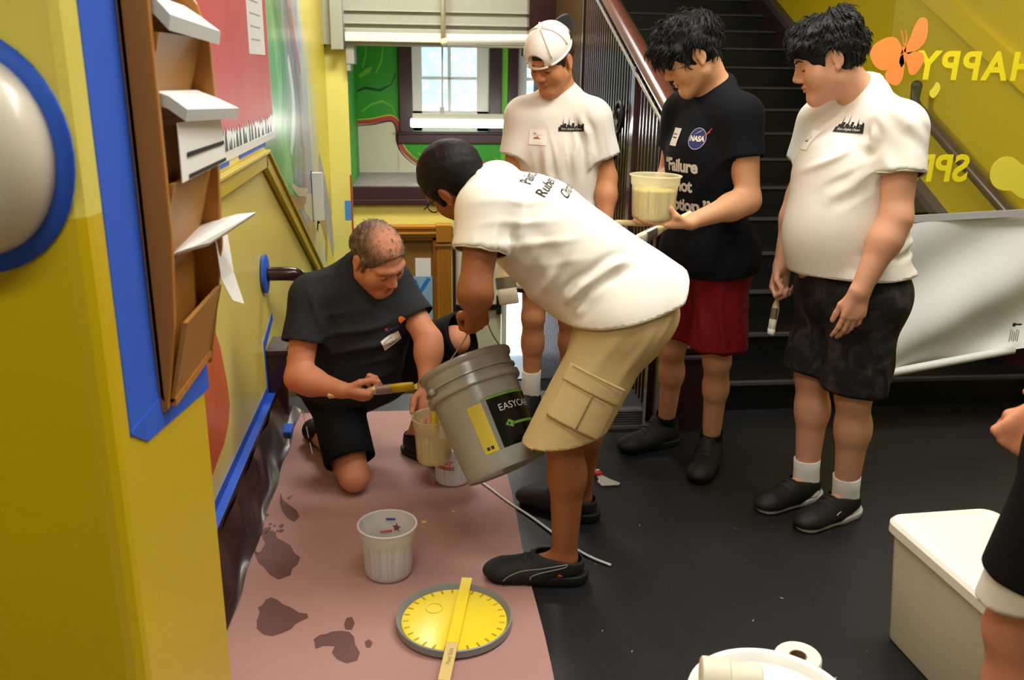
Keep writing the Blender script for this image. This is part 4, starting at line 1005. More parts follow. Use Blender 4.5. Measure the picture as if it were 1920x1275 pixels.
# ------------------------------------------------------------------ floor covering and painting gear
PAPER = mat('rosin_paper', (172, 132, 126), .75, .05, 4, .06, 40, .25)
STAIN = mat('damp_stain', (104, 70, 68), .55, .08, 12)
DRIP = mat('wet_yellow_paint', (238, 214, 50), .22, .03, 8, spec=.6)
mb = MB()
edge = [(.327 + .004 * math.sin(y * 7), y) for y in np.linspace(-1.0, 3.78, 40)]
mb.add([(-.60, b, .002) for a, b in edge] + [(a, b, .002) for a, b in edge], [(i, i + 40, i + 41, i + 1) for i in range(39)], PAPER)
ST = {
'A': [(-0.464, 2.166), (-0.471, 2.204), (-0.469, 2.242), (-0.478, 2.269), (-0.467, 2.279), (-0.462, 2.306), (-0.449, 2.318), (-0.428, 2.303), (-0.41, 2.28), (-0.384, 2.261), (-0.358, 2.233), (-0.333, 2.225), (-0.328, 2.204), (-0.346, 2.191), (-0.362, 2.177), (-0.367, 2.158), (-0.39, 2.14), (-0.417, 2.128), (-0.442, 2.138)],
'B': [(-0.302, 2.104), (-0.287, 2.122), (-0.27, 2.125), (-0.256, 2.134), (-0.23, 2.136), (-0.208, 2.129), (-0.193, 2.106), (-0.188, 2.071), (-0.173, 2.035), (-0.178, 2.002), (-0.205, 1.993), (-0.231, 2.011), (-0.248, 2.042), (-0.242, 2.068), (-0.271, 2.073), (-0.292, 2.061)],
'B2': [(-0.225, 2.165), (-0.22, 2.195), (-0.205, 2.199), (-0.195, 2.168), (-0.201, 2.138), (-0.219, 2.14)],
'B3': [(-0.163, 2.08), (-0.152, 2.091), (-0.141, 2.076), (-0.146, 2.055), (-0.157, 2.054)],
'C': [(-0.537, 2.568), (-0.52, 2.586), (-0.515, 2.633), (-0.531, 2.676), (-0.522, 2.71), (-0.502, 2.716), (-0.48, 2.664), (-0.45, 2.634), (-0.43, 2.612), (-0.412, 2.564), (-0.39, 2.536), (-0.393, 2.492), (-0.407, 2.469), (-0.407, 2.432), (-0.441, 2.411), (-0.473, 2.444), (-0.496, 2.488), (-0.515, 2.509)],
'C2': [(-0.581, 2.666), (-0.571, 2.707), (-0.551, 2.706), (-0.53, 2.74), (-0.51, 2.724), (-0.528, 2.689), (-0.551, 2.67), (-0.561, 2.63)],
'C3': [(-0.568, 2.63), (-0.542, 2.601), (-0.527, 2.567), (-0.545, 2.575)],
'C4': [(-0.595, 2.709), (-0.587, 2.781), (-0.561, 2.757), (-0.57, 2.721)],
'D': [(-0.517, 2.999), (-0.501, 2.939), (-0.466, 2.888), (-0.441, 2.854), (-0.425, 2.806), (-0.438, 2.769), (-0.468, 2.802), (-0.489, 2.85), (-0.509, 2.915)]}
for p in ST.values():
    q = p; mb.poly([(a, b, .0028) for a, b in q], STAIN)
random.seed(2)
for k in range(14):
    x, y, r_ = random.uniform(-.56, -.47), random.uniform(2.66, 2.98), random.uniform(.004, .010); mb.poly([(x + r_ * math.cos(t) * random.uniform(.7, 1.2), y + 1.4 * r_ * math.sin(t), .0031) for t in np.linspace(0, 5.6, 8)], STAIN)
tag(mb.build('paper_runner'), 'long pink builders paper runner with dark damp stains on the floor', 'floor paper')
mb = MB()
for x, y, a in ((.005, 2.733, .010), (.109, 2.801, .006), (-.041, 2.744, .005), (.0, 2.70, .003)): mb.ball((x, y, .003), (a, a * .8, .0025), DRIP, 6)
o = tag(mb.build('paint_drips', None, True), 'yellow paint drips spattered on the pink paper between the containers', 'paint'); o['kind'] = 'stuff'

def cloudy(name, col, a):
    m = mat(name, col, .35, .03, 20, spec=.4); nt = m.node_tree; b = nt.nodes['Principled BSDF']
    t = nt.nodes.new('ShaderNodeBsdfTransparent'); x = nt.nodes.new('ShaderNodeMixShader'); x.inputs[0].default_value = a
    tl = nt.nodes.new('ShaderNodeBsdfTranslucent'); tl.inputs[0].default_value = lin(col); y = nt.nodes.new('ShaderNodeMixShader'); y.inputs[0].default_value = .35
    nt.links.new(b.outputs[0], y.inputs[1]); nt.links.new(tl.outputs[0], y.inputs[2])
    nt.links.new(t.outputs[0], x.inputs[1]); nt.links.new(y.outputs[0], x.inputs[2]); nt.links.new(x.outputs[0], nt.nodes['Material Output'].inputs[0]); return m
CL = cloudy('cloudy_plastic', (232, 232, 232), .78); CLY = cloudy('cloudy_plastic_clear', (240, 236, 200), .42)
MARK = mat('measuring_marks', (150, 158, 176), .6); MARKR = mat('red_print', (206, 84, 66), .6); MARKB = mat('blue_print', (70, 84, 150), .6)
def tub(name, label, c, ax, rb, rt, h, m, face, paint=None, marks=True, red=None, group='plastic paint containers'):
    c = np.array(c, float); ax = nrm(ax); r = empty(name, c, label, 'container', group)
    R = lambda z: rb + (rt * .94 - rb) * (z / h)
    o = [(0, .003), (rb * .93, .003), (rb, .010)] + [(R(z), z) for z in np.linspace(.02, h * .76, 6)] + [(R(h * .78) + .004, h * .80), (rt * .985, h * .97), (rt + .002, h * .985), (rt + .002, h), (rt - .002, h)]
    i = [(rt - .004, h * .96), (R(h * .78), h * .78)] + [(R(z) - .003, z) for z in np.linspace(h * .74, .02, 5)] + [(rb * .9, .007), (0, .007)]
    ref = np.cross(nrm(np.array(face, float)), ax)
    MB().lathe(o + i, m, c, ax, 48, ref=ref).build('shell', r, True, angle=40)
    MB().lathe([(rt - .001, h - .004), (rt + .004, h - .003), (rt + .004, h + .001), (rt - .001, h + .002), (rt - .003, h - .001)], CL if m is CL else CLY, c, ax, 48).build('rim', r, True)
    a = nrm(np.cross(ax, ref)); b = np.cross(ax, a)
    def on(t, z, e=.0008): q = R(z) + e; return c + ax * z + q * (a * math.cos(t) + b * math.sin(t))
    if marks:
        mb = MB()
        for t in np.arange(-1.5, 1.51, .25 if h > .16 else .3):
            w = .010 if int(round(t * 8)) % 3 else .016
            mb.add([on(t, .02), on(t + w, .02), on(t + w, h * .72), on(t, h * .72)], [(0, 1, 2, 3)], MARK)
        for t in np.arange(-1.4, 1.3, .5):
            for z in np.linspace(.025, h * .70, 14): mb.add([on(t + .02, z), on(t + .12, z), on(t + .12, z + .0012), on(t + .02, z + .0012)], [(0, 1, 2, 3)], MARK)
        mb.build('measuring_scale', r)
    if red:
        mb = MB(); 
        for body, t0, z, s in red:
            vs, fs = subdiv(*text_mesh(body, s, bold=.001), .008); mb.add([on(t0 + v[0] / R(z), z + v[1], .0012) for v in vs], fs, MARKR)
        mb.build('print', r)
    if paint:
        MB().lathe([(0, .009), (rb * .88, .009)] + [(R(z) - .0045, z) for z in np.linspace(.015, paint, 6)] + [(0, paint)], DRIP, c, ax, 40).build('paint', r, True, angle=40, label='yellow paint inside')
    return r, on
r, on = tub('paint_tub', 'empty cloudy plastic tub standing on the pink paper in front', (-.107, 2.425, .003), (0, 0, 1), .072, .088, .168, CL, (0, -1, 0))
mb = MB()
def inner(t, z): return np.array((-.107, 2.425, .003)) + V(0, 0, z) + (.072 + (.083 - .072) * z / .168 - .005) * V(math.sin(t), math.cos(t), 0)
star = [((.016 if k % 2 == 0 else .007) * math.cos(math.pi / 2 + k * math.pi / 5), (.016 if k % 2 == 0 else .007) * math.sin(math.pi / 2 + k * math.pi / 5)) for k in range(10)]
mb.add([inner(.35 + p[0] / .075, .115 + p[1]) for p in star], [tuple(range(10))], mat('red_star_print', (140, 66, 84), .6))
mb.quad(inner(-.35, .098), inner(.15, .098), inner(.15, .106), inner(-.35, .104), MARKR); mb.quad(inner(-.1, .138), inner(.3, .138), inner(.3, .146), inner(-.1, .146), MARKB)
mb.build('inside_print', r)
tub('paint_tub', 'white plastic tub with red print on the paper behind the tilted bucket', (.118, 3.05, .003), (0, 0, 1), .066, .074, .150, cloudy('white_tub_plastic', (236, 236, 240), .96), (-.2, -1, 0), red=[('QUART', -.42, .092, .022), ('NUMBERS', -.38, .072, .019)])
tub('paint_tub', 'plastic tub held under the tilted bucket, catching yellow paint', (.045, 2.78, .214), (-.03, -.05, 1), .060, .068, .165, CLY, (0, -1, 0), paint=.052)
tub('paint_tub', 'plastic tub nearly full of yellow paint held by the youth in black', (.776, 2.84, 1.030), (.02, 0, 1), .068, .082, .146, CLY, (-.2, -1, 0), paint=.098)
# five gallon bucket, tipped over the tub
B0 = V(.263, 2.47, .313); TOP = V(.149, 2.64, .581); AX = nrm(TOP - B0)
GREYB = mat('grey_bucket_plastic', (152, 150, 144), .22, .04, 10, spec=.5)
r = empty('paint_bucket', B0, 'big grey plastic paint bucket tipped to pour, with black and yellow labels', 'bucket')
face = nrm(np.cross(AX, np.cross(V(-.08, -1, .30), AX))); ref = np.cross(face, AX)
RB = lambda z: .126 + .02 * z / .36
pr = [(0, .004), (.120, .004), (.124, 0), (.127, .006)] + [(RB(z), z) for z in (.02, .10, .2, .262)] + [(.150, .264), (.153, .268), (.153, .284), (RB(.29), .286), (RB(.3), .300), (.1505, .302), (.1505, .308), (RB(.31), .310), (RB(.34), .338), (.1525, .345), (.1545, .352), (.1545, .360), (.147, .362), (.144, .352)] + [(RB(z) - .004, z) for z in (.3, .2, .1, .02)] + [(0, .012)]
MB().lathe(pr, GREYB, B0, AX, 64, ref=ref).build('shell', r, True, angle=35)
fa = nrm(np.cross(AX, ref)); fb = np.cross(AX, fa)
def onb(t, z, e=.0010): q = RB(z) + e; return B0 + AX * z + q * (fa * math.cos(t) + fb * math.sin(t))
def patch(mb, t0, t1, z0, z1, m, e=.001, n=14): mb.grid(lambda u, v: onb(t0 + (t1 - t0) * u, z0 + (z1 - z0) * v, e), n, 4, m)
mb = MB(); patch(mb, .18, 1.7, .055, .215, mat('label_black', (12, 14, 12), .18, .05)); patch(mb, .18, 1.7, .207, .214, mat('label_green', (110, 160, 70), .3), .0016); patch(mb, .62, 1.7, .112, .120, mat('label_green', (110, 160, 70)), .0016)
mb.add([onb(.40, .118, .0016), onb(.58, .104, .0016), onb(.62, .122, .0016), onb(.52, .132, .0016)], [(0, 1, 2, 3)], mat('label_green', (110, 160, 70)))
vs, fs = subdiv(*text_mesh('EASYCARE', .030, align='LEFT', spacing=1.05), .008); mb.add([onb(.38 + v[0] / .135, .162 + v[1], .0018) for v in vs], fs, mat('label_lettering', (214, 216, 214), .4))
mb.build('front_label', r, True)
mb = MB(); patch(mb, -.28, .06, .055, .205, mat('label_yellow', (210, 186, 30), .5, .05)); patch(mb, .06, .18, .055, .215, mat('label_grey', (126, 126, 122), .4), .001)
for z in np.linspace(.075, .195, 22): patch(mb, -.25, .03 - .05 * ((int(z * 1000) // 7) % 3), z, z + .0016, mat('label_small_print', (196, 186, 110), .6), .0016, 4)
for t in (-.2, -.1): patch(mb, t, t + .07, .064, .074, INK, .0017, 3)
mb.build('back_label', r, True); mb = MB(); patch(mb, .42, .8, .222, .255, mat('label_grey_sticker', (150, 148, 144), .5)); mb.build('sticker', r, True)
e = nrm(np.cross(AX, (0, 0, 1))); q = B0 + AX * .300; GRIP = V(.178, 2.585, .752)
WIRE = mat('bail_wire', (150, 146, 140), .3, .05, metal=.8)
L1, R1 = q - e * .150, q + e * .150
MB().tube(smooth([L1, L1 + (GRIP - L1) * .35 - e * .015, L1 + (GRIP - L1) * .8 - e * .012, GRIP - e * .035, GRIP, GRIP + e * .035, R1 + (GRIP - R1) * .75 + e * .03, R1 + (GRIP - R1) * .35 + e * .03, R1]), .0022, WIRE, 8).build('wire_handle', r, True)
for p in (L1, R1): MB().ball(p, .012, GREYB, 8).build('handle_ear', r, True)
low = nrm(-V(0, 0, 1) + AX * AX[2])
MB().lathe([(.128, .20), (.120, .26), (0, .26)], DRIP, B0, AX, 40).build('paint', r, True, label='yellow paint inside')
s0 = TOP + low * .150
tag(MB().tube(smooth([s0 - low * .03 + V(0, 0, .004), s0 + V(-.002, 0, -.004), s0 + V(-.012, -.003, -.035), V(.052, 2.795, .40), V(.046, 2.785, .32), V(.045, 2.78, .262)]), [.010] * 5 + [.013] * 8 + [.012] * 8, DRIP, 12).build('paint_stream', None, True), 'stream of yellow paint running from the bucket into the held tub', 'paint')
# bucket lid with a stir stick
LIDG = mat('lid_grey', (134, 138, 140), .4, .05, 10)
r = empty('bucket_lid', (.084, 2.142, .003), 'round grey bucket lid lying upside down, coated with yellow paint', 'lid')
c = (.084, 2.142, .003)
MB().lathe([(0, 0), (.155, 0), (.163, .006), (.163, .026), (.159, .028), (.156, .022), (.150, .010), (0, .010)], LIDG, c, (0, 0, 1), 64).build('rim', r, True, angle=35)
mb = MB(); pr = [(0, .016)]
mb.lathe([(0, .0155), (.138, .0155), (.147, .0145), (.149, .011)], DRIP, c, (0, 0, 1), 64)
mb.lathe([(.021, .0158), (.022, .0185), (.025, .0185), (.026, .0158)], DRIP, (c[0] - .055, c[1] + .055, c[2]), (0, 0, 1), 24)
for k in range(28):
    t = 2 * math.pi * k / 28; d = V(math.cos(t), math.sin(t), 0); n_ = V(-d[1], d[0], 0)
    p0 = np.array(c) + d * .128 + V(0, 0, .0156); p1 = np.array(c) + d * .143 + V(0, 0, .0156)
    mb.add([p0 - n_ * .003, p0 + n_ * .003, p1 + n_ * .003, p1 - n_ * .003, p0 + V(0, 0, .003), p1 + V(0, 0, .003)], [(0, 4, 5, 3), (1, 2, 5, 4), (0, 1, 4)], mat('lid_ridge_ochre', (196, 164, 30), .4))
mb.build('paint_coat', r, True, label='yellow paint coat', angle=30)
STK = mat('stick_wood', (214, 190, 120), .6, .08, 8, stretch=(1, 1, 6))
d = nrm(V(.129, 2.312, 0) - V(.046, 1.88, 0)); n_ = V(-d[1], d[0], 0) * .0155
a, b_, m_ = V(.046, 1.86, .0335), V(.130, 2.318, .033), V(.0735, 2.01, .0335)
r = empty('stir_stick', (.09, 2.1, .03), 'flat wooden stir stick dipped in yellow, lying across the lid', 'stick')
MB().prism([a - n_, m_ - n_, m_ + n_, a + n_], (0, 0, .004), STK).build('bare_end', r)
MB().prism([m_ - n_, b_ - n_, b_ + n_, m_ + n_], (0, 0, .0046), DRIP).build('painted_end', r)
mb = MB(); vs, fs = text_mesh('Paint Stick', .016)
o_ = lerp(a, m_, .62); mb.add([o_ + d * v[0] + n_ / np.linalg.norm(n_) * (v[1] - .006) + V(0, 0, .0042) for v in vs], fs, mat('stick_print', (110, 80, 60), .7)); mb.build('print', r)
# cord and scraper on the floor
CORD = mat('white_strip', (200, 200, 200), .4)
tag(MB().tube(smooth([(.20, 3.06, .006), (.246, 2.978, .006), (.31, 2.85, .006), (.384, 2.721, .007), (.469, 2.551, .008), (.53, 2.46, .006), (.59, 2.403, .005)]), .0055, CORD, 8, flat=.6).build('plastic_strip', None, True), 'thin white plastic strip trailing off the paper onto the black floor', 'strip')
r = empty('scraper', (.67, 3.0, 0), 'small white and red multi tool scraper lying on the black floor', 'tool')
o_ = V(.672, 3.063, .002); d = nrm(V(.70, 2.955, 0) - V(.648, 3.10, 0)); n_ = V(-d[1], d[0], 0)
P2 = lambda s, t: o_ + d * s + n_ * t
MB().prism([P2(.03, -.013), P2(.05, -.016), P2(.07, -.034), P2(.105, -.036), P2(.125, .028), P2(.115, .040), P2(.07, .022), P2(.03, .013)], (0, 0, .005), mat('scraper_steel', (196, 194, 188), .35, .06, 30)).build('blade', r, bevel=.001)
MB().prism([P2(-.02, -.013), P2(.03, -.014), P2(.03, .014), P2(-.02, .012)], (0, 0, .016), mat('scraper_red', (214, 56, 40), .4)).build('handle', r, bevel=.003)
MB().prism([P2(.0, -.0142), P2(.008, -.0142), P2(.008, .0142), P2(.0, .0142)], (0, 0, .0168), PAP).build('white_band', r)
# white bucket with a lid and paper rolls in the front
WPL = mat('white_bucket_plastic', (238, 236, 228), .35, .02, 6)
c = V(.645, 1.322, 0); r = empty('white_bucket', c, 'round white lidded bucket cut off by the bottom edge', 'bucket')
MB().lathe([(0, .003), (.130, .003), (.134, .008), (.148, .345), (0, .345)], WPL, c, (0, 0, 1), 56).build('shell', r, True, angle=35)
MB().lathe([(.150, .335), (.157, .337), (.158, .362), (.155, .374), (.148, .376), (.140, .372), (.134, .358), (.130, .355), (0, .353)], WPL, c, (0, 0, 1), 64).build('lid', r, True, angle=50)
TIS = mat('paper_roll', (236, 232, 220), .85, .03, 30, .1, 150)
r = empty('toilet_roll', (.955, 1.79, 0), 'white toilet paper roll standing on the black floor behind the white bucket', 'paper roll')
ax = nrm((-.05, -.03, 1)); cc = V(.937, 1.795, .0)
MB().lathe([(.021, .002), (.055, .002), (.058, .006), (.058, .098), (.055, .102), (.022, .102), (.021, .098), (.021, .002)], TIS, cc, ax, 40).build('tissue', r, True, angle=40)
MB().lathe([(.0205, .003), (.0205, .1025), (.0185, .1025), (.0185, .003)], mat('cardboard_tube', (140, 112, 84), .8), cc, ax, 28).build('core', r, True, angle=40)
r = empty('plastic_cup', (.556, 1.37, .353), 'cream plastic cup lying on the white bucket lid', 'cup')
ax = nrm((.97, -.24, .0)); cc = V(.520, 1.365, .3985)
CRM = mat('cream_cup', (228, 222, 198), .6, .03, 8)
MB().lathe([(.0, .0), (.036, 0), (.040, .003), (.040, .052), (.034, .056), (.0345, .110), (.031, .114), (0, .114)], CRM, cc, ax, 36).build('cup_body', r, True, angle=40)
# storage bin
BIN = mat('bin_plastic', (226, 222, 208), .4, .05, 5, trans=0); BINL = mat('bin_lid', (238, 235, 222), .35, .02, 6)
r = empty('storage_bin', (1.42, 1.79, 0), 'large cream plastic storage bin with a white lid on the black floor', 'storage bin')
a0 = math.radians(3.0)
def rr(hx, hy, rad, n=6):
    o = []
    for sx, sy, t0 in ((1, 1, 0), (-1, 1, 90), (-1, -1, 180), (1, -1, 270)):
        for k in range(n + 1): t = math.radians(t0 + 90 * k / n); o.append((sx * (hx - rad) + rad * math.cos(t), sy * (hy - rad) + rad * math.sin(t)))
    return o
def ring(hx, hy, rad, z): return [(1.420 + x * math.cos(a0) - y * math.sin(a0), 1.788 + x * math.sin(a0) + y * math.cos(a0), z) for x, y in rr(hx, hy, rad)]
def loft(mb, rings, m, close=(True, True)):
    n = len(rings[0]); vs = [p for q in rings for p in q]
    fs = [(i * n + k, i * n + (k + 1) % n, (i + 1) * n + (k + 1) % n, (i + 1) * n + k) for i in range(len(rings) - 1) for k in range(n)]
    if close[0]: fs.append(tuple(range(n))[::-1])
    if close[1]: fs.append(tuple(range((len(rings) - 1) * n, len(rings) * n)))
    mb.add(vs, fs, m)
mb = MB(); loft(mb, [ring(.125, .205, .03, .003), ring(.128, .208, .03, .010), ring(.150, .233, .035, .345)], BIN); mb.build('tub', r, True, angle=35)
mb = MB(); loft(mb, [ring(.158, .242, .04, .322), ring(.162, .246, .045, .326), ring(.162, .246, .045, .350), ring(.155, .239, .04, .359), ring(.140, .224, .04, .360), ring(.134, .218, .04, .354), ring(.128, .212, .04, .356)], BINL)
mb.build('lid', r, True, angle=35)
# trees beyond the windows
LEAF = mat('glare_paled_leaves', (150, 196, 170), .7, .2, 4)  # leaf colour bleached, overexposed daylight painted in
for i, (x, y, z, s, lb) in enumerate(((-.5, 12.5, 1.2, 1.3, 'pale leafy tree seen through the lower left window panes'), (1.7, 17.5, 1.5, 1.7, 'pale leafy tree seen through the right window panes'))):
    r = empty('tree', (x, y, -3.0), lb, 'tree', 'trees outside the window'); random.seed(i + 3)
    MB().tube([(x, y, -3), (x + .1, y, z - .5)], [.14, .08], mat('bark', (110, 96, 80), .8), 10).build('trunk', r, True)
    mb = MB()
    for k in range(900):
        th, ph, rr_ = random.uniform(0, 6.283), math.acos(random.uniform(-1, 1)), s * random.uniform(.35, 1) ** .5
        p = V(x + rr_ * math.sin(ph) * math.cos(th), y + rr_ * math.sin(ph) * math.sin(th), z - .2 + .8 * rr_ * math.cos(ph)); a = nrm((random.gauss(0, 1), random.gauss(0, 1), random.gauss(0, 1))); b = nrm(np.cross(a, (random.gauss(0, 1), .3, 1)))
        w = random.uniform(.05, .11); mb.quad(p - a * w * 1.6, p + b * w, p + a * w * 1.6, p - b * w, LEAF)
    mb.build('foliage', r)
# ------------------------------------------------------------------ paint brushes
HND = mat('brush_handle_wood', (226, 204, 150), .45, .05, 8, stretch=(1, 1, 8)); FER = mat('ferrule_metal', (176, 172, 164), .3, .05, metal=.8); BRI = mat('bristles', (222, 214, 190), .8, .12, 20, stretch=(1, 1, 1))
def brush(label, tip, end, wide, w=.05, hl=.5, br=BRI, hole=False, t=.008, tipm=None):
    """flat brush from bristle tip to handle end; wide is the direction across the bristles"""
    tip, end = np.array(tip, float), np.array(end, float); L = np.linalg.norm(end - tip); ax = nrm(end - tip); wd = np.array(wide, float); wd = nrm(wd - ax * np.dot(wd, ax)); nn = np.cross(ax, wd)
    r = empty('paint_brush', lerp(tip, end, .5), label, 'paint brush', 'paint brushes')
    def sl(s, hw, ht, n=12): return [tip + ax * s * L + wd * hw * math.copysign(abs(math.cos(q)) ** .5, math.cos(q)) + nn * ht * math.copysign(abs(math.sin(q)) ** .7, math.sin(q)) for q in [2 * math.pi * k / n for k in range(n)]]
    f0, f1 = (1 - hl) * .62, (1 - hl)
    mb = MB(); loft(mb, [sl(0, w * .46, t * .45), sl(.02, w * .5, t * .7), sl(f0 * .5, w * .5, t), sl(f0, w * .48, t)], br)
    if tipm: loft(mb, [sl(-.002, w * .47, t * .5), sl(.02, w * .51, t * .75), sl(f0 * .35, w * .51, t * 1.05)], tipm)
    mb.build('bristles', r, True)
    mb = MB(); loft(mb, [sl(f0 - .01, w * .51, t * 1.12), sl(f1, w * .49, t * 1.12)], FER); mb.build('ferrule', r, True, angle=40)
    mb = MB(); loft(mb, [sl(f1 - .005, w * .46, t * 1.0), sl(f1 + .04, w * .42, t), sl(f1 + .12, w * .20, t * .9), sl(f1 + hl * .45, w * .20 + .002, t * 1.0), sl(f1 + hl * .75, w * .16 + .003, t * .95), sl(.985, w * .18 + .003, t * .85), sl(1, w * .10 + .002, t * .5)], HND)
    hd = mb.build('handle', r, True, angle=50)
    if hole:
        p = tip + ax * L * .94; MB().lathe([(0, 0), (.0045, 0), (.0045, t * 1.1), (0, t * 1.1)], INK, p - nn * 0, -nn if nn[1] > 0 else nn, 14).build('hanging_hole', hd)
    return r
YTIP = mat('yellow_dipped_bristles', (206, 176, 40), .5, .1, 20)
brush('brush with yellow dipped bristles held level by the kneeling man', (-.020, 2.775, .487), (-.306, 2.795, .452), (.1, -.5, .86), .038, .56, br=YTIP, t=.009)
brush('wooden brush with a hanging hole and metal ferrule under the held tub', (.690, 2.76, .965), (.905, 2.83, 1.052), (0, -.5, .86), .052, .60, hole=True, t=.009)
brush('wooden brush with a round handle lying behind the other one under the tub', (.905, 2.90, 1.0), (.655, 2.86, 1.018), (0, 1, .0), .030, .60, t=.010)
brush('white tipped brush pointing down from the hand of the boy in camouflage shorts', (1.266, 2.935, .594), (1.288, 2.948, .80), (.6, -.8, 0), .026, .52, t=.010, tipm=PAP)
brush('wide brush hanging from the hand of the boy in the white cap', (.372, 3.49, .575), (.335, 3.52, .80), (.9, -.3, .1), .085, .5, t=.011)

# ------------------------------------------------------------------ the people
skin('fair', (216, 160, 128), (202, 130, 110)); skin('tan', (196, 134, 92), (178, 108, 86)); skin('brown', (150, 92, 56), (136, 78, 56)); skin('ruddy', (206, 138, 104), (190, 114, 92)); skin('light', (206, 152, 112), (186, 122, 98))
TEE = mat('white_cotton', (226, 221, 211), .85, .02, 6, .08, 500, .15); TEEC = mat('charcoal_cotton', (46, 48, 52), .9, .12, 8, .1, 500, .15); TEEB = mat('black_cotton', (18, 20, 25), .9, .1, 8, .1, 500, .15)
KHAKI = mat('khaki_twill', (196, 172, 122), .85, .05, 10, .12, 500, .15); KHAKD = mat('khaki_stitching', (142, 118, 72), .9)
BLKS = mat('black_shorts', (13, 13, 15), .85, .1, 8, .05, 400, .2); REDS = mat('dark_red_mesh', (128, 10, 20), .7, .15, 8, .1, 500, .2, col2=(86, 6, 14)); NAVY = mat('navy_shorts', (20, 22, 34), .8)
def m_camo():
    m = mat('dark_camouflage', (20, 18, 18), .85, .1, 8); nt = m.node_tree; b = nt.nodes['Principled BSDF']
    tc = nt.nodes.new('ShaderNodeTexCoord'); nz = nt.nodes.new('ShaderNodeTexNoise'); nz.inputs['Scale'].default_value = 14; nz.inputs['Detail'].default_value = 3; nz.inputs['Distortion'].default_value = .8
    cr = nt.nodes.new('ShaderNodeValToRGB'); cr.color_ramp.interpolation = 'CONSTANT'; e = cr.color_ramp.elements
    e[0].color = lin((14, 13, 14)); e[0].position = 0; e[1].position = .5; e[1].color = lin((34, 30, 29)); x = e.new(.6); x.color = lin((52, 45, 42))
    nt.links.new(tc.outputs['Object'], nz.inputs['Vector']); nt.links.new(nz.outputs[0], cr.inputs[0]); nt.links.new(cr.outputs[0], b.inputs['Base Color']); return m
CAMO = m_camo()
HBLK = mat('black_hair', (15, 13, 13), .62, .2, 60, .5, 140, .25, stretch=(1, 1, .25)); HBRN = mat('brown_hair', (62, 44, 30), .6, .15, 60, .5, 140, .3, stretch=(1, 1, .25))
SHB = mat('black_shoe', (14, 14, 15), .65, .2, 20, .1, 300); SHD = mat('charcoal_shoe', (32, 31, 32), .7, .2, 20, .15, 300); SOLEB = mat('black_sole', (12, 12, 13), .6); SOLEW = mat('white_foam_sole', (196, 194, 190), .6)
SOCK = mat('white_sock', (226, 224, 218), .9, .05, 40, .1, 400); PRN = mat('shirt_print_black', (24, 24, 26), .8); WTXT = mat('shirt_print_white', (214, 210, 200), .8)
TAGW = mat('name_tag_white', (246, 242, 232), .6); TAGO = mat('tag_orange', (222, 120, 50), .6); TAGP = mat('tag_purple', (80, 60, 110), .6)
def skyline():
    vs, fs = [], []
    def add(p): b = len(vs); vs.extend(p); fs.append(tuple(range(b, b + len(p))))
    add([(-.052, -.008), (.052, -.008), (.052, .009), (-.052, .008)])
    for x, w, h in ((-.040, .010, .016), (-.026, .010, .022), (-.014, .008, .018), (-.004, .007, .015), (.006, .010, .024), (.018, .007, .014), (.030, .008, .020), (.040, .008, .018), (.048, .007, .023)): add([(x - w / 2, .005), (x + w / 2, .005), (x + w / 2, h), (x - w / 2, h)])
    for x, w, h in ((-.034, .007, .044), (-.010, .007, .046), (.026, .007, .040), (.044, .005, .034)): add([(x - w / 2, .005), (x + w / 2, .005), (x + w * .2, h * .6), (x, h), (x - w * .2, h * .6)])
    return vs, fs
def chest(p, o, right, up):
    vs, fs = skyline(); t = text_mesh('Paint a Brighter Chance', .0105, shear=.35)
    p.wrap_print('chest_print', [(vs, fs, PRN, 0), ([(v[0] * .80, v[1] - .002) for v in t[0]], t[1], TEE, .0012)], o, right, up, label='black skyline print', maxlen=.006)
def nametag(p, o, right, up):
    it = [rect2(-.038, -.030, .038, .030) + (TAGW, 0)]
    it += [rect2(-.020, .013, -.008, .0155) + (TAGP, .001), rect2(-.020, .008, .018, .009) + (MARK, .001), ([(-.018, -.003), (.002, -.003), (.004, .001), (.0, .006), (-.006, .002), (-.018, -.001)], [(0, 1, 2, 3, 4, 5)], TAGO, .001), rect2(-.019, -.006, .012, -.0035) + (TAGP, .0012)]
    p.wrap_print('name_tag', it, o, right, up, label='white stick-on name tag', maxlen=.008)

# --- boy on the right, white shirt, camouflage shorts
ctr = V(1.415, 2.765, 1.345)
p = R_ = Person(dict(P=(1.435, 2.73, .84), C=(1.405, 2.76, 1.16), N=(1.425, 2.775, 1.425), H=(1.290, 2.765, 1.545), f=(-.88, .26, -.38), u=(-.36, .06, .92), SL=ctr + V(.045, -.185, 0), SR=ctr - V(.045, -.185, 0), EL=(1.440, 2.515, 1.085), ER=(1.345, 2.99, 1.08), WL=(1.350, 2.50, .865), WR=(1.295, 2.965, .845),
    HL=(1.455, 2.635, .80), HR=(1.42, 2.82, .80), KL=(1.440, 2.62, .47), KR=(1.375, 2.80, .48), AL=(1.485, 2.665, .085), AR=(1.40, 2.80, .085), tL=(-.90, -.42, 0), tR=(-.91, -.40, 0), bkL=(.95, .25, 0), bkR=(.95, .2, 0)),
    'fair', 'boy in a white shirt and dark camouflage shorts looking down, holding a brush low', tw=1.06, td=.95, aw=1.12, lw=1.05, belly=(.52, .075, .150, .135, .17), head=1.03, full=.8, calf=1.05)
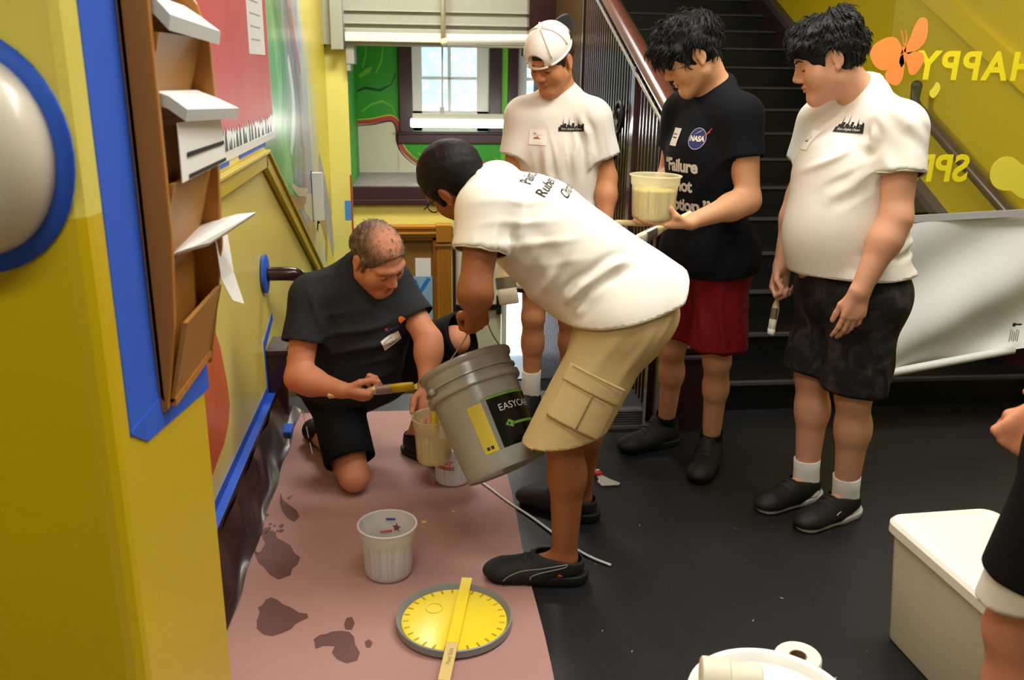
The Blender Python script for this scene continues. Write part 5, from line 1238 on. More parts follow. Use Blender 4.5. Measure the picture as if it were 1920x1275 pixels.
p.body([dict(W=(1.350, 2.50, .865), d=(-.12, .05, -1), n=(.1, 1, .05), s=(-1, 0, 0), curls=((12, 16, 10), (16, 20, 12), (20, 24, 14), (24, 26, 16)), thumb=((.85, .42, .25), (.95, .15, .22)), size=.98),
        dict(W=(1.295, 2.965, .845), d=(-.10, -.10, -.98), n=(.2, -.95, .1), s=(-1, 0, 0), curl=(48, 70, 45), thumb=((.80, .25, .50), (.70, -.30, .60)), size=.95)])
def dsp(P):
    c = R_.J['C']; return crease(P, [(1.325, 2.60, 1.37), (1.375, 2.58, 1.315), (1.41, 2.58, 1.25), (1.41, 2.58, 1.20)], .013, .010) + crease(P, [(1.24, 2.62, 1.335), (1.34, 2.60, 1.31), (1.40, 2.58, 1.27)], .013, .009) + crease(P, [(1.39, 2.58, 1.24), (1.33, 2.60, 1.17), (1.27, 2.62, 1.13)], .016, .007) + crease(P, [(1.60, 2.66, .99), (1.50, 2.58, .965), (1.40, 2.56, .975)], .012, .009) + crease(P, [(1.58, 2.66, .945), (1.46, 2.57, .93), (1.36, 2.56, .94)], .012, .008) + crease(P, [(1.40, 2.56, 1.42), (1.44, 2.52, 1.36), (1.50, 2.52, 1.30)], .015, .006) + fold(P, (1.25, 2.66, 1.27), (.5, -.2, .5), (-.6, .1, .7), .05, .006, .10) + fold(P, (1.56, 2.64, .98), (.7, 0, .25), (-.2, 0, 1), .055, .008, .12) + fold(P, (1.42, 2.56, 1.22), (.3, .0, -1), (1, .2, .2), .05, .006, .08) + .0025 * wob(P, 14, 3)
p.shirt(TEE, (1.42, 2.74, .885), (.05, .0, -1), frac=(.50, .50), o=.014, sl=.082, loose=.166, disp=dsp, flat=1.0, hang=(1.425, 2.735, .80), collar=.012)
p.collar(TEE, .012)
p.shorts(CAMO, (.93, .93), (.112, .100), disp=lambda P: .004 * wob(P, 11, 5) + fold(P, (1.44, 2.62, .60), (0, 0, 1), (1, .3, .2), .06, .006, .15))
h = p.h
hr = p.hair([skull(h, .016), h.e((0, .035, .085), (.074, .070, .050)), h.e((0, -.06, .06), (.076, .055, .075)), h.c((-.05, .075, .070), (.05, .075, .070), .030, .030, .02), h.c((.074, .018, .02), (.073, .022, -.004), .014, .008), h.c((-.074, .018, .02), (-.073, .022, -.004), .014, .008)], HBLK,
    [h.e((0, .105, -.045), (.10, .085, .088)), h.e((.085, -.004, -.012), (.03, .032, .042)), h.e((-.085, -.004, -.012), (.03, .032, .042))], [(h.p(0, 0, -.052), -h.u + h.f * .25)], disp=lambda P: .007 * wob(P, 34, 1) + .004 * wob(P, 80, 2))
p.strands(hr, HBLK, 1500, .026, .0024, 5, lift=.28)
p.face(HBLK, .0042)
for q in 'LR':
    s_, PP = p.shoe(p.J['A' + q], p.J['t' + q], SHB, SOLEW, L=.305, w=1.04, sole_h=.030, wave=-.05, collar=.085)
    mb = MB(); sg = 1 if q == 'L' else -1
    mb.tube(smooth([PP(.11, sg * .050, .060), PP(.125, sg * .050, .052), PP(.14, sg * .049, .058), PP(.16, sg * .049, .050), PP(.15, sg * .051, .044)]), .003, SOLEW, 6); mb.build('side_mark', s_, True)
    p.sock(p.J['A' + q], p.J['K' + q], SOCK, .075, .046)
fr = p.fwd; 
up_ = nrm(V(.25, 0, 1)); rt = nrm(np.cross(up_, p.fwd))
chest(p, p.J['C'] + p.lat * .085 + p.up * .175 + p.fwd * .1, nrm(p.lat * .93 - p.fwd * .30), p.up)
nametag(p, p.J['C'] - p.lat * .055 + p.up * .135 + p.fwd * .1, nrm(p.lat + p.fwd * .10), p.up)

# --- youth in black, holding the tub
sc_ = V(1.035, 3.10, 1.355)
p = T_ = Person(dict(P=(1.075, 3.12, .88), C=(1.035, 3.10, 1.17), N=(1.055, 3.115, 1.425), H=(.945, 3.075, 1.555), f=(-.84, .10, -.53), u=(-.50, -.04, .86), SL=sc_ + V(.060, -.160, .0), SR=sc_ - V(.060, -.160, 0), EL=(1.115, 2.885, 1.085), ER=(.955, 3.30, 1.11), WL=(.905, 2.815, 1.028), WR=(.84, 3.08, 1.06),
    HL=(1.10, 3.04, .85), HR=(1.045, 3.20, .85), KL=(1.105, 3.02, .47), KR=(.985, 3.20, .47), AL=(1.150, 3.135, .085), AR=(1.02, 3.33, .085), tL=(-.50, -.86, 0), tR=(-.93, -.38, 0), bkL=(.6, .7, 0), bkR=(.9, .3, 0)),
    'light', 'dark-haired youth in a black T-shirt and red shorts holding a tub of paint', tw=.96, td=.70, aw=1.0, lw=.92, head=1.0, calf=.95)
p.body([dict(W=(.900, 2.812, 1.020), d=(-.985, .12, -.04), n=(.05, .12, 1), s=(0, -1, .3), curls=((8, 10, 6), (4, 8, 6), (2, 6, 6), (0, 6, 6)), thumb=((.80, .40, .50), (.62, .0, .80), (.70, .0, .72)), size=1.0, spread=.05),
        dict(W=(.84, 3.08, 1.06), d=(-.25, -.92, .05), n=(-.95, .25, 0), s=(0, 0, 1), curl=(10, 18, 12))])
p.shirt(TEEB, (1.07, 3.11, .80), (.12, 0, -1), frac=(.48, .48), sl=.072, loose=.146, o=.012, hang=(1.075, 3.12, .74), disp=lambda P: .003 * wob(P, 12, 2) + fold(P, (1.05, 3.0, 1.0), (.5, 0, 1), (1, 0, -.4), .06, .006, .15), collar=.016)
p.collar(TEEB, .016)
p.shorts(REDS, (.86, .86), (.112, .120), disp=lambda P: .004 * wob(P, 10, 7) + fold(P, (1.08, 3.0, .65), (0, 0, 1), (1, -.3, 0), .07, .008, .2))
h = p.h
hr = p.hair([skull(h, .014), h.e((0, .020, .095), (.076, .085, .045)), h.e((0, .082, .060), (.070, .045, .045)), h.e((0, -.065, .055), (.074, .05, .07))] + [h.c((x_, .088, .075), (x_ * 1.05, .118 - abs(x_) * .5, .012 - abs(x_) * .1), .022, .012, .01) for x_ in (-.055, -.035, -.012, .012, .035, .055)] + [h.c((s_ * .070, .045, .05), (s_ * .076, .040, .0), .022, .010) for s_ in (1, -1)] + [h.c((0, -.03, .115), (.01, -.045, .145), .018, .008), h.c((.02, .03, .125), (.025, .045, .148), .020, .008)], HBLK,
    [h.e((0, .100, -.055), (.085, .075, .078)), h.e((.088, -.006, -.012), (.028, .026, .040)), h.e((-.088, -.006, -.012), (.028, .026, .040))], [(h.p(0, 0, -.048), -h.u + h.f * .35)], disp=lambda P: .006 * wob(P, 36, 11) + .004 * wob(P, 85, 2))
p.strands(hr, HBLK, 1500, .038, .0024, 8, bias=(0, .08, 0), lift=.16)
p.face(HBLK, .0042)
for q in 'LR': p.shoe(p.J['A' + q], p.J['t' + q], SHB, SOLEB, L=.30, w=1.05, sole_h=.03, collar=.12)
p.sock(p.J['AR'], p.J['KR'], BLKS, .06, .044); p.sock(p.J['AL'], p.J['KL'], BLKS, .06, .044)
o = p.J['C'] + p.up * .055 + p.fwd * .1; rgt = p.lat
bl = mat('emblem_blue', (44, 54, 110), .7); 
ring_ = [(.036 * math.cos(t), .036 * math.sin(t)) for t in np.linspace(0, 2 * math.pi, 33)[:-1]] + [(.034 * math.cos(t), .034 * math.sin(t)) for t in np.linspace(0, 2 * math.pi, 33)[:-1]]
tN = text_mesh('NASA', .024, bold=.0012, spacing=.95)
red = mat('emblem_red', (200, 70, 60), .7); wht = mat('emblem_white', (190, 194, 214), .7)
p.wrap_print('chest_emblem', [disc2(0, 0, .036, .036) + (bl, 0), (ring_, [(i, (i + 1) % 32, 32 + (i + 1) % 32, 32 + i) for i in range(32)], wht, .001), (tN[0], tN[1], WTXT, .0016) if False else ([(v[0], v[1] - .008) for v in tN[0]], tN[1], WTXT, .0016),
    ([(.004, -.008), (.048, .024), (.044, .028)], [(0, 1, 2)], red, .001), ([(.018, .004), (.056, .036), (.051, .037)], [(0, 1, 2)], red, .001), ([(-.018, .013), (.006, .026), (.018, .030), (.004, .022)], [(0, 1, 2, 3)], wht, .001)], o + p.lat * .066 + p.up * .060, nrm(p.lat - p.fwd * .15), p.up, label='round blue and white space emblem', maxlen=.008)
mb = []
for body, y_, s_ in (('\u201cFailure', .0, .060), ('is not', -.068, .060), ('an option.\u201d', -.136, .060)):
    t = text_mesh(body, s_, bold=.0022, spacing=.95)
    p.wrap_print('chest_lettering', [([(v[0], v[1] + y_ - .035) for v in t[0]], t[1], WTXT, 0)], o - p.up * .02, rgt, p.up, label='white slogan lettering')
p.wrap_print('name_tag', [rect2(-.026, -.03, .026, .03) + (TAGW, 0), rect2(-.018, -.004, .014, .0) + (INK, .001), rect2(-.018, .008, .010, .011) + (INK, .001)], o - p.lat * .055 + p.up * .058, rgt, p.up, label='white stick-on name tag')

# --- boy in a white cap
sc_ = V(.585, 3.70, 1.315)
p = C_ = Person(dict(P=(.615, 3.73, .87), C=(.595, 3.71, 1.14), N=(.60, 3.72, 1.395), H=(.548, 3.655, 1.535), f=(-.60, -.63, -.48), u=(-.28, -.38, .88), SL=sc_ + V(.148, -.055, 0), SR=sc_ - V(.148, -.055, 0), EL=(.795, 3.655, 1.07), ER=(.405, 3.74, 1.06), WL=(.775, 3.56, .84), WR=(.345, 3.585, .865),
    HL=(.69, 3.70, .83), HR=(.53, 3.75, .83), KL=(.66, 3.69, .46), KR=(.495, 3.66, .47), AL=(.68, 3.76, .085), AR=(.497, 3.70, .085), tL=(-.15, -.98, 0), tR=(-.45, -.88, 0), bkL=(.3, .95, 0), bkR=(.3, .95, 0)),
    'tan', 'boy in a white shirt and backwards white cap standing before the stair rail', tw=.94, td=.72, aw=.95, lw=.90, head=1.0)
p.body([dict(W=(.775, 3.56, .84), d=(-.1, -.2, -.97), n=(-1, .1, 0), s=(0, -1, 0), curl=(18, 24, 14)), dict(W=(.345, 3.585, .865), d=(-.05, -.35, -.93), n=(.9, .3, -.2), s=(0, -1, 0), curl=(40, 60, 40), thumb=((.75, .3, .5), (.7, -.2, .6)))])
p.shirt(TEE, (.61, 3.73, .80), (0, 0, -1), frac=(.62, .62), sl=.070, loose=.142, o=.012, hang=(.615, 3.73, .74), disp=lambda P: crease(P, [(.654, 3.6, 1.33), (.69, 3.58, 1.256), (.711, 3.57, 1.17), (.70, 3.57, 1.08)], .013, .012) + crease(P, [(.66, 3.6, 1.27), (.64, 3.58, 1.17), (.652, 3.58, 1.06)], .015, .009) + crease(P, [(.52, 3.6, 1.22), (.53, 3.6, 1.10), (.56, 3.6, 1.0)], .016, .008) + .003 * wob(P, 11, 9) + fold(P, (.68, 3.58, 1.2), (.3, 0, -1), (1, 0, .3), .045, .007, .10) + fold(P, (.57, 3.58, 1.0), (.2, 0, 1), (1, 0, -.2), .07, .005, .18), collar=.010)
p.collar(TEE, .010)
p.shorts(NAVY, (.72, .72), (.105, .110)); 
for q in 'LR':
    A, B = p.J['H' + q], p.J['K' + q]; c_ = lerp(A, B, .68); d = nrm(B - A)
    mb = MB(); mb.lathe([(.112, 0), (.1165, .002), (.1165, .03), (.112, .032)], TEE, c_ - d * .03, d, 36); mb.build('white_trim', p.shortso, True)
h = p.h
p.hair([skull(h, .006), h.e((0, -.06, .03), (.072, .048, .06)), h.c((.074, .018, .02), (.074, .020, -.010), .010, .006), h.c((-.074, .018, .02), (-.074, .020, -.010), .010, .006)], HBRN,
    [h.e((0, .105, -.055), (.10, .085, .10)), h.e((.085, -.006, -.012), (.03, .028, .042)), h.e((-.085, -.006, -.012), (.03, .028, .042))], [(h.p(0, 0, -.046), -h.u + h.f * .3)], disp=lambda P: .0015 * wob(P, 90, 2))
p.face(HBRN, .0036, HBLK)
CAP = mat('white_cap_cloth', (238, 232, 222), .8, .03, 30, .1, 400); CAPD = mat('dark_cap_brim', (34, 34, 38), .7, .1)
tilt = nrm(h.u * .96 + h.f * .20); cf = nrm(h.f - tilt * np.dot(h.f, tilt)); cb = h.p(0, .004, .042)
crown = [ell(cb + tilt * .020, (.087, .106, .080), np.stack([h.l, cf, tilt]), .02), ell(cb + tilt * .045 - cf * .015, (.070, .082, .058), np.stack([h.l, cf, tilt]), .03)]
cap = sdf_object('cap', [(crown, .02, [(cb - tilt * .002, -tilt)])], .004, CAP, p.root, solid=.003, carve=[ell(cb + cf * .10 + tilt * .022, (.036, .05, .030), np.stack([h.l, cf, tilt]))])
mb = MB(); a, b = [], []
ee = lambda t, z, o_=0.0: cb + tilt * (z) + h.l * (.0865 + o_) * math.cos(t) + cf * (.1055 + o_) * math.sin(t)
mb.tube([ee(t, .004, .001) for t in np.linspace(math.radians(58), math.radians(122), 14)], .008, mat('cap_strap', (214, 190, 158), .7), 8, flat=.3, up=tilt); mb.build('strap', cap, True)
mb = MB(); mb.tube([ee(t, .003, .0005) for t in np.linspace(math.radians(-230), math.radians(50), 60)], .005, CAP, 6)
cbv = bvh_of(cap)
for t0 in (48, 132, -8, 188, 232, -52):
    t = math.radians(t0); rd = nrm(h.l * math.cos(t) + cf * math.sin(t)); pts = []
    for q in np.linspace(.12, 1.5, 14):
        dr = rd * math.cos(q) + tilt * math.sin(q); r_ = cbv.ray_cast(Vector(cb + tilt * .02 + dr * .3), Vector(-dr), .3)
        if r_[0]: pts.append(np.array(r_[0]) + dr * .0015)
    if len(pts) > 3: mb.tube(pts, .0036, CAP, 6)
mb.ball(cb + tilt * .103 - cf * .012, .007, CAP, 8); mb.build('seams', cap, True)
mb = MB()
def brim(u, v):
    t = math.radians(215 + 110 * u); return ee(t, .006 - .012 * (1 - (2 * u - 1) ** 2) * 0, 0) + nrm(-cf) * .072 * v * math.sin(math.pi * u) ** .6 + tilt * (.022 * v * math.sin(math.pi * u) + .012 * (1 - (2 * u - 1) ** 2))
mb.grid(brim, 20, 6, CAPD); mb.build('brim', cap, True, solid=.004, label='dark brim pointing backwards')
for q in 'LR':
    p.shoe(p.J['A' + q], p.J['t' + q], SHB, SOLEB, L=.28); p.sock(p.J['A' + q], p.J['K' + q], SOCK, .13, .042)
chest(p, p.J['C'] + p.lat * .072 + p.up * .135 + p.fwd * .1, p.lat, p.up + p.lat * .02)
nametag(p, p.J['C'] - p.lat * .065 + p.up * .10 + p.fwd * .1, p.lat, p.up)

# --- man bending over with the bucket
p = B_ = Person(dict(P=(.615, 2.50, .835), C=(.375, 2.55, 1.035), N=(.215, 2.565, 1.150), H=(.115, 2.60, 1.180), f=(-.50, .66, -.56), u=(-.68, .0, .73), SL=(.185, 2.385, 1.135), SR=(.25, 2.735, 1.150), EL=(.152, 2.310, .925), ER=(.50, 2.83, .95), WL=(.172, 2.525, .828), WR=(.60, 2.76, .74),
    HL=(.585, 2.405, .80), HR=(.61, 2.60, .80), KL=(.415, 2.345, .475), KR=(.53, 2.66, .43), AL=(.430, 2.345, .085), AR=(.55, 2.735, .085), tL=(-.99, .10, 0), tR=(-.83, .56, 0), bkL=(.97, -.1, .2), bkR=(.95, -.1, .2)),
    'brown', 'man bending over in a white shirt and khaki shorts, pouring from the grey bucket', tw=1.05, td=.80, aw=1.05, lw=1.04, head=1.02, belly=(.55, .03, .15, .11, .16))
p.body([dict(W=(.172, 2.525, .828), d=(.04, .46, -.88), n=(-.45, .80, .38), s=(-1, -.4, 0), curl=(62, 78, 55), thumb=((.62, .35, .55), (.55, -.45, .70)), size=1.05), dict(W=(.60, 2.76, .74), d=(-.3, -.2, -.93), n=(-.1, -.95, .1), s=(-1, 0, 0), curl=(15, 20, 15))])
def dsp(P):
    return crease(P, [(.396, 2.35, .834), (.417, 2.35, .888), (.453, 2.35, .926), (.542, 2.36, .978), (.60, 2.37, 1.0)], .013, .017) + crease(P, [(.43, 2.35, .845), (.50, 2.35, .876), (.57, 2.36, .89), (.63, 2.37, .90)], .012, .014) + crease(P, [(.513, 2.36, .948), (.56, 2.36, .93), (.60, 2.37, .93)], .010, .010) + crease(P, [(.256, 2.37, 1.12), (.225, 2.36, 1.06), (.205, 2.36, 1.01)], .012, .008) + crease(P, [(.25, 2.37, 1.10), (.32, 2.37, 1.02), (.375, 2.37, .95), (.39, 2.37, .88)], .020, .008) + crease(P, [(.24, 2.37, 1.05), (.29, 2.37, .98), (.33, 2.37, .92)], .018, .007) + fold(P, (.42, 2.40, .92), (.1, -.2, -1), (1, 0, -.3), .085, .009, .12) + fold(P, (.22, 2.36, 1.05), (-.3, -.2, -1), (1, .2, -.2), .05, .006, .07) + fold(P, (.33, 2.40, 1.08), (.8, 0, .3), (-.2, .3, .9), .06, .006, .12) + .003 * wob(P, 11, 4)
p.shirt(TEE, (.42, 2.35, .80), (.20, -.02, -.98), frac=(.50, .5), sl=.080, loose=.158, o=.014, hang=(.76, 2.49, .77), disp=dsp, flat=.95, collar=.012, more=[((.745, 2.49, .86), (.86, 0, -.5))])
p.collar(TEE, .012)
p.shorts(KHAKI, (.98, .96), (.105, .103), o=.010, waist=.10, disp=lambda P: .004 * wob(P, 10, 3) + fold(P, (.56, 2.38, .70), (-.5, 0, -1), (1, 0, -.4), .08, .008, .15) + fold(P, (.64, 2.45, .86), (.5, 0, .6), (.6, 0, -.6), .06, .008, .10), cutn=[(.14, 0, -1), (.1, 0, -1)])
A, K = p.J['HL'], p.J['KL']; d = nrm(K - A); L_ = np.linalg.norm(K - A); wn = nrm(np.cross(d, (0, 1, 0))); wn = wn if wn[0] > 0 else -wn; on_ = nrm(V(0, -1, 0) - d * (-d[1]))
def pocket(name, s0, s1, w0, w1, lift, par):
    c0 = lerp(A, K, s0); c1 = lerp(A, K, s1)
    return sdf_object(name, [([cone(A, A + d * (L_ * .98 + .12), .100 * p.lw + .008 + lift, .103 * p.lw + .008 + lift)], .01, [(c0, -d), (c1, d), (A + wn * w0, -wn), (A + wn * w1, wn), (A + on_ * .05, -on_)])], .004, KHAKI, par, caps=False, smooth_it=3)
pocket('cargo_pocket', .52, .88, -.098, .062, .003, p.shortso); pk = pocket('pocket_flap', .44, .585, -.104, .068, .006, p.shortso)
mb = MB()
def onleg(s, w, lift): 
    q = A + d * L_ * s + wn * w; rr = (.100 + .003 * s) * p.lw + .010 + lift; return q + on_ * math.sqrt(max(rr * rr - w * w, 1e-6))
mb.tube([onleg(s, -.02, .0045) for s in np.linspace(.59, .87, 8)], .002, KHAKD, 6)
for s in (.455, .575): mb.tube([onleg(s, w, .0085) for w in np.linspace(-.098, .064, 14)], .0012, KHAKD, 5)
mb.build('stitching', p.shortso, True)
h = p.h
p.hair([skull(h, .008), h.e((0, -.062, .03), (.072, .05, .065)), h.c((.074, .016, .03), (.075, .022, -.016), .012, .007), h.c((-.074, .016, .03), (-.075, .022, -.016), .012, .007)], HBLK, [h.e((0, .110, -.045), (.10, .080, .092)), h.e((.087, -.010, -.012), (.03, .024, .040)), h.e((-.087, -.010, -.012), (.03, .024, .040))], [(h.p(0, 0, -.062), -h.u + h.f * .3)], disp=lambda P: .0012 * wob(P, 90, 2))
p.face(HBLK, .0042)
mb = MB(); GL = mat('black_spectacle_frame', (16, 16, 18), .3)
for sg in (1, -1):
    mb.tube(smooth([h.p(sg * .079, -.004, .012), h.p(sg * .081, .04, .013), h.p(sg * .074, .094, .012)]), .0022, GL, 6)
    cx = .034 * sg; mb.tube([h.p(cx + .027 * math.cos(t), .104 - .08 * abs(abs(cx + .027 * math.cos(t)) - .034) * 0 - .010 * (abs(cx + .027 * math.cos(t)) / .06) ** 2, -.002 + .019 * math.sin(t)) for t in np.linspace(0, 2 * math.pi, 22)], .0018, GL, 6, cap=False)
mb.tube([h.p(-.008, .105, .002), h.p(.008, .105, .002)], .0018, GL, 6); mb.build('glasses', p.root, True, label='black framed glasses')
for q in 'LR':
    s_, PP = p.shoe(p.J['A' + q], p.J['t' + q], SHD, SOLEB, L=.315, w=1.05, sole_h=.034, collar=.082)
    mb = MB(); GRYL = mat('shoe_piping_grey', (150, 146, 140), .5); sg = 1 if q == 'L' else -1
    Q = lambda x_, z_: PP(x_, sg * (.0465 + .004 * math.sin(math.pi * min(1, max(0, (x_ - .03) / .22))) - (.010 if x_ > .2 else 0)), z_)
    def hug(x_, z_):
        b = p_bvh; r_ = b.ray_cast(Vector(PP(x_, sg * .14, z_)), Vector(PP(0, -sg, 0) - PP(0, 0, 0)), .2); return np.array(r_[0]) + (PP(0, sg, 0) - PP(0, 0, 0)) * .0008 if r_[0] else Q(x_, z_)
    p_bvh = bvh_of(s_)
    mb.tube([hug(*t) for t in smooth([(.058, .080), (.10, .072), (.15, .062), (.20, .052), (.235, .038), (.25, .024)])], .0016, GRYL, 6)
    mb.tube([hug(*t) for t in smooth([(.058, .080), (.062, .072), (.10, .062), (.14, .052), (.165, .040), (.168, .028)])], .0016, GRYL, 6)
    mb.tube([hug(*t) for t in ((.072, .040), (.080, .046), (.086, .040), (.078, .036))], .003, mat('shoe_orange_mark', (190, 80, 50), .5), 6); mb.build('side_stripe', s_, True)
upb = nrm(np.array([.72, .05, .64]) * -1); bo = lerp(p.J['C'], p.J['N'], .35) - p.fwd * .12
bt = []
for body, y_, x_ in (('Paint a', .062, .01), ('Ruben "D"', .010, .01), ('Chance', -.045, .02)):
    t = text_mesh(body, .043, shear=.4)
    upv = p.up; rtv = nrm(np.cross(upv, -p.fwd)); p.wrap_print('back_lettering', [([(v[0] + x_, v[1] + y_) for v in t[0]], t[1], PRN, 0)], bo + p.lat * .05, rtv, upv, label='black script lettering on the back')

# --- man kneeling on the paper
p = K_ = Person(dict(P=(-.255, 3.27, .37), C=(-.215, 3.13, .60), N=(-.205, 3.065, .805), H=(-.135, 2.985, .880), f=(.55, -.55, -.63), u=(.28, -.60, .75), SL=(-.090, 3.115, .765), SR=(-.375, 3.02, .735), EL=(.035, 3.00, .575), ER=(-.415, 2.915, .475), WL=(.025, 2.905, .445), WR=(-.262, 2.800, .470),
    HL=(-.165, 3.29, .36), HR=(-.335, 3.23, .34), KL=(.130, 3.12, .535), KR=(-.245, 2.975, .068), AL=(-.02, 3.30, .085), AR=(-.40, 3.36, .07), tL=(.65, -.75, 0), tR=(-.4, .9, 0), bkL=(-.5, .3, -.5), bkR=(-.2, .3, .9)),
    'ruddy', 'balding man kneeling on the pink paper in a charcoal T-shirt, holding a brush', tw=1.06, td=.86, aw=1.08, lw=1.0, belly=(.45, .06, .16, .13, .16), head=1.03, full=.4)
p.body([dict(W=(-.262, 2.800, .470), d=(.95, -.05, -.25), n=(.10, .60, .80), s=(0, -.8, .6), curl=(58, 72, 40), thumb=((.72, .45, .45), (.85, .0, .45), (.9, -.1, .1)), size=1.05), dict(W=(.025, 2.905, .445), d=(.1, -.50, -.86), n=(.05, -.86, .50), s=(-1, 0, 0), curl=(14, 22, 14), thumb=((.6, .7, .4), (.8, .2, .5)), size=1.05)])
p.shirt(TEEC, (-.25, 3.25, .33), (-.05, .15, -1), frac=(.62, .56), sl=.078, loose=.160, o=.014, hang=(-.262, 3.27, .28), disp=lambda P: crease(P, [(-.047, 2.95, .628), (-.11, 2.92, .60), (-.17, 2.92, .55), (-.25, 2.94, .52)], .014, .010) + crease(P, [(-.33, 2.95, .68), (-.30, 2.92, .60), (-.27, 2.92, .53)], .014, .009) + crease(P, [(-.40, 2.93, .68), (-.43, 2.92, .62), (-.43, 2.92, .57)], .012, .007) + .003 * wob(P, 11, 6) + fold(P, (-.18, 2.98, .62), (1, .3, .35), (-.3, 0, 1), .07, .008, .14) + fold(P, (-.3, 2.98, .70), (.5, 0, -1), (1, 0, .4), .06, .006, .10), flat=1.0, collar=.012)
p.collar(TEEC, .012)
p.shorts(BLKS, (1.10, .84), (.105, .094), o=.010, disp=lambda P: .004 * wob(P, 10, 8), cutn=[None, None])
h = p.h
def m_thin():
    m = mat('thin_grey_hair', (86, 74, 62), .7, .1, 60, .3, 200, .2); nt = m.node_tree; b = nt.nodes['Principled BSDF']
    tc = nt.nodes.new('ShaderNodeTexCoord'); nz = nt.nodes.new('ShaderNodeTexNoise'); nz.inputs['Scale'].default_value = 90; nz.inputs['Detail'].default_value = 5
    mp = nt.nodes.new('ShaderNodeMapping'); mp.inputs['Scale'].default_value = (1, .25, .5); nt.links.new(tc.outputs['Object'], mp.inputs[0]); nt.links.new(mp.outputs[0], nz.inputs['Vector'])
    cr = nt.nodes.new('ShaderNodeValToRGB'); e = cr.color_ramp.elements; e[0].position = .30; e[0].color = lin((60, 48, 38)); e[1].position = .75; e[1].color = lin((134, 112, 92))
    nt.links.new(nz.outputs[0], cr.inputs[0])
    # the crown is balding: scalp shows through the thin hair
    c_ = h.p(0, .03, .12) - ORG[p.root]; vm = nt.nodes.new('ShaderNodeVectorMath'); vm.operation = 'DISTANCE'; vm.inputs[1].default_value = tuple(c_); nt.links.new(tc.outputs['Object'], vm.inputs[0])
    mr = nt.nodes.new('ShaderNodeMapRange'); mr.inputs[1].default_value = .035; mr.inputs[2].default_value = .095; mr.inputs[3].default_value = .80; mr.inputs[4].default_value = 0; nt.links.new(vm.outputs['Value'], mr.inputs[0])
    mx = nt.nodes.new('ShaderNodeMix'); mx.data_type = 'RGBA'; mx.inputs[7].default_value = lin((198, 136, 106)); nt.links.new(mr.outputs[0], mx.inputs[0]); nt.links.new(cr.outputs[0], mx.inputs[6]); nt.links.new(mx.outputs[2], b.inputs['Base Color']); return m
THIN = m_thin()
hr = p.hair([skull(h, .0030), h.e((0, -.058, .03), (.073, .05, .066)), h.c((.074, .016, .03), (.076, .022, -.012), .010, .006), h.c((-.074, .016, .03), (-.076, .022, -.012), .010, .006)], THIN, [h.e((0, .120, -.012), (.11, .085, .110)), h.e((.088, -.006, -.012), (.03, .026, .040)), h.e((-.088, -.006, -.012), (.03, .026, .040))], [(h.p(0, 0, -.050), -h.u + h.f * .3)], disp=lambda P: .0012 * wob(P, 90, 2))
p.strands(hr, mat('grey_hair_strand', (104, 90, 76), .6, .2, 80), 1500, .020, .0007, 3, lift=.15, keep=lambda q: not (q[2] > .10 and -.05 < q[1] < .08 and abs(q[0]) < .055) or random.random() < .25)
p.face(mat('grey_brow', (96, 78, 62), .7), .0036, HBRN)
s_, PP = p.shoe(p.J['AL'], p.J['tL'], SHB, SOLEB, L=.29)
t_ = nrm(p.J['AR'] - p.J['KR'])
sdf_object('shoe', [([cone((-.41, 3.37, .085), (-.44, 3.44, .06), .045, .045), cone((-.44, 3.44, .06), (-.40, 3.40, .02), .044, .03), cone((-.42, 3.44, .03), (-.405, 3.42, .012), .040, .035, .02)], .02, [((0, 0, .002), (0, 0, -1))])], .0045, SHB, p.root, caps=False)
mb = MB()
for k in range(3):
    c_ = lerp(p.J['HR'], p.J['KR'], .30 + .17 * k); dd = nrm(p.J['KR'] - p.J['HR']); o2 = nrm(V(-1, -.25, 0) - dd * np.dot(V(-1, -.25, 0), dd)); w2 = np.cross(dd, o2)
    q = c_ + o2 * .130; mb.add([q - dd * .022 - w2 * .006, q + dd * .022 - w2 * .006, q + dd * .022 + w2 * .006, q - dd * .022 + w2 * .006], [(0, 1, 2, 3)], SOCK)
mb.build('side_flashes', p.shortso, solid=.002)
o = p.J['C'] + p.fwd * .1 + p.up * .075 + p.lat * .075
p.wrap_print('name_tag', [rect2(-.036, -.026, .036, .026) + (TAGW, 0), rect2(-.030, .014, .008, .017) + (MARK, .001), ([(-.022, -.012), (-.012, .0), (-.006, -.010), (.002, .0), (.010, -.008), (.020, .004), (.019, .001), (.010, -.012), (.002, -.004), (-.006, -.014), (-.012, -.004)], [tuple(range(11))], INK, .001)], o - p.lat * .01 - p.up * .03, nrm(p.lat + p.up * .35), p.up, label='white stick-on name tag')
p.wrap_print('chest_emblem', [disc2(.034, .034, .013, .013) + (TAGO, 0), ([(-.028, -.006), (.03, .016), (.03, .022), (-.028, .004)], [(0, 1, 2, 3)], bl, 0), ([(-.032, .006), (-.022, .006), (-.022, .016), (-.032, .016)], [(0, 1, 2, 3)], red, 0)], o + p.up * .012, nrm(p.lat + p.up * .15), p.up, label='small orange and blue chest emblem')

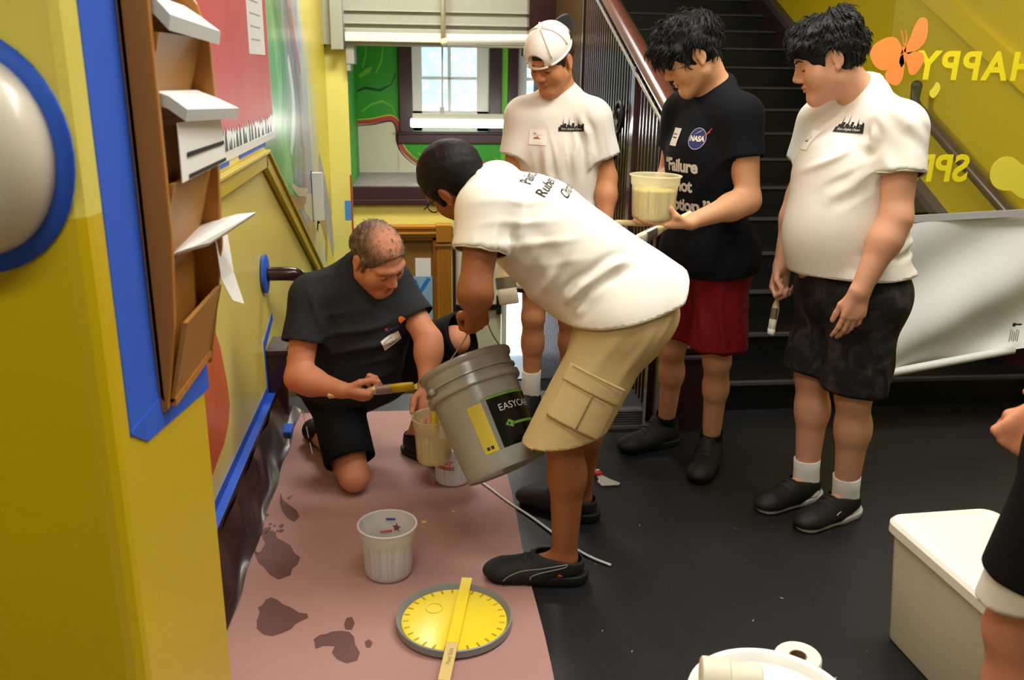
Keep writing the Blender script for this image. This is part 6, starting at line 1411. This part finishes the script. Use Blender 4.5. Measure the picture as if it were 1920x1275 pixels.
# --- person cut off by the right edge
sc_ = V(1.235, 1.30, 1.42)
p = E_ = Person(dict(P=(1.165, 1.27, .94), C=(1.225, 1.28, 1.22), N=(1.235, 1.30, 1.49), H=(1.21, 1.36, 1.64), f=(-.55, .70, -.45), u=(-.25, .4, .88), SL=sc_ + V(-.135, -.115, 0), SR=sc_ + V(.135, .115, 0), EL=(1.04, 1.10, 1.14), ER=(1.36, 1.36, 1.14), WL=(1.070, 1.29, .955), WR=(1.33, 1.52, .93),
    HL=(1.125, 1.235, .90), HR=(1.24, 1.33, .90), KL=(1.125, 1.33, .49), KR=(1.27, 1.36, .49), AL=(1.14, 1.31, .085), AR=(1.29, 1.33, .085), tL=(-.7, .7, 0), tR=(-.6, .75, 0), bkL=(.6, -.7, 0), bkR=(.6, -.7, 0)),
    'ruddy', 'person cut off at the right edge in black shorts with white lining', tw=.92, td=.75, aw=1.0, lw=1.05, head=1.0)
p.body([dict(W=(1.070, 1.29, .955), d=(-.45, .35, -.80), n=(.55, .50, .05), s=(-.3, .5, .6), curl=(70, 88, 60), thumb=((.85, .30, .35), (.70, -.20, .70), (.30, -.70, .60))), dict(W=(1.33, 1.52, .93), d=(-.2, .3, -.93), n=(-.9, .1, 0), s=(0, 1, 0), curl=(30, 40, 30))])
p.shirt(TEE, (1.165, 1.27, .985), (0, 0, -1), frac=(.6, .6), sl=.08, loose=.146, hang=(1.165, 1.27, .86), collar=.012)
p.shorts(BLKS, (.66, .66), (.092, .098), o=.006, cutn=[(0, 0, -1), (0, 0, -1)]); so_ = p.shortso
p.shorts(TEE, (.78, .78), (.084, .087), o=.002, waist=.02, name='shorts_lining', cutn=[(.25, -.2, -1), (0, 0, -1)])
h = p.h
p.hair([skull(h, .010), h.e((0, -.06, .03), (.074, .05, .066))], HBRN, [h.e((0, .105, -.05), (.10, .085, .09)), h.e((.087, -.008, -.012), (.03, .026, .042)), h.e((-.087, -.008, -.012), (.03, .026, .042))], [(h.p(0, 0, -.056), -h.u + h.f * .3)])
p.face(HBRN, .004)
for q in 'LR': p.shoe(p.J['A' + q], p.J['t' + q], SHB, SOLEW, L=.29); p.sock(p.J['A' + q], p.J['K' + q], SOCK, .09, .044)
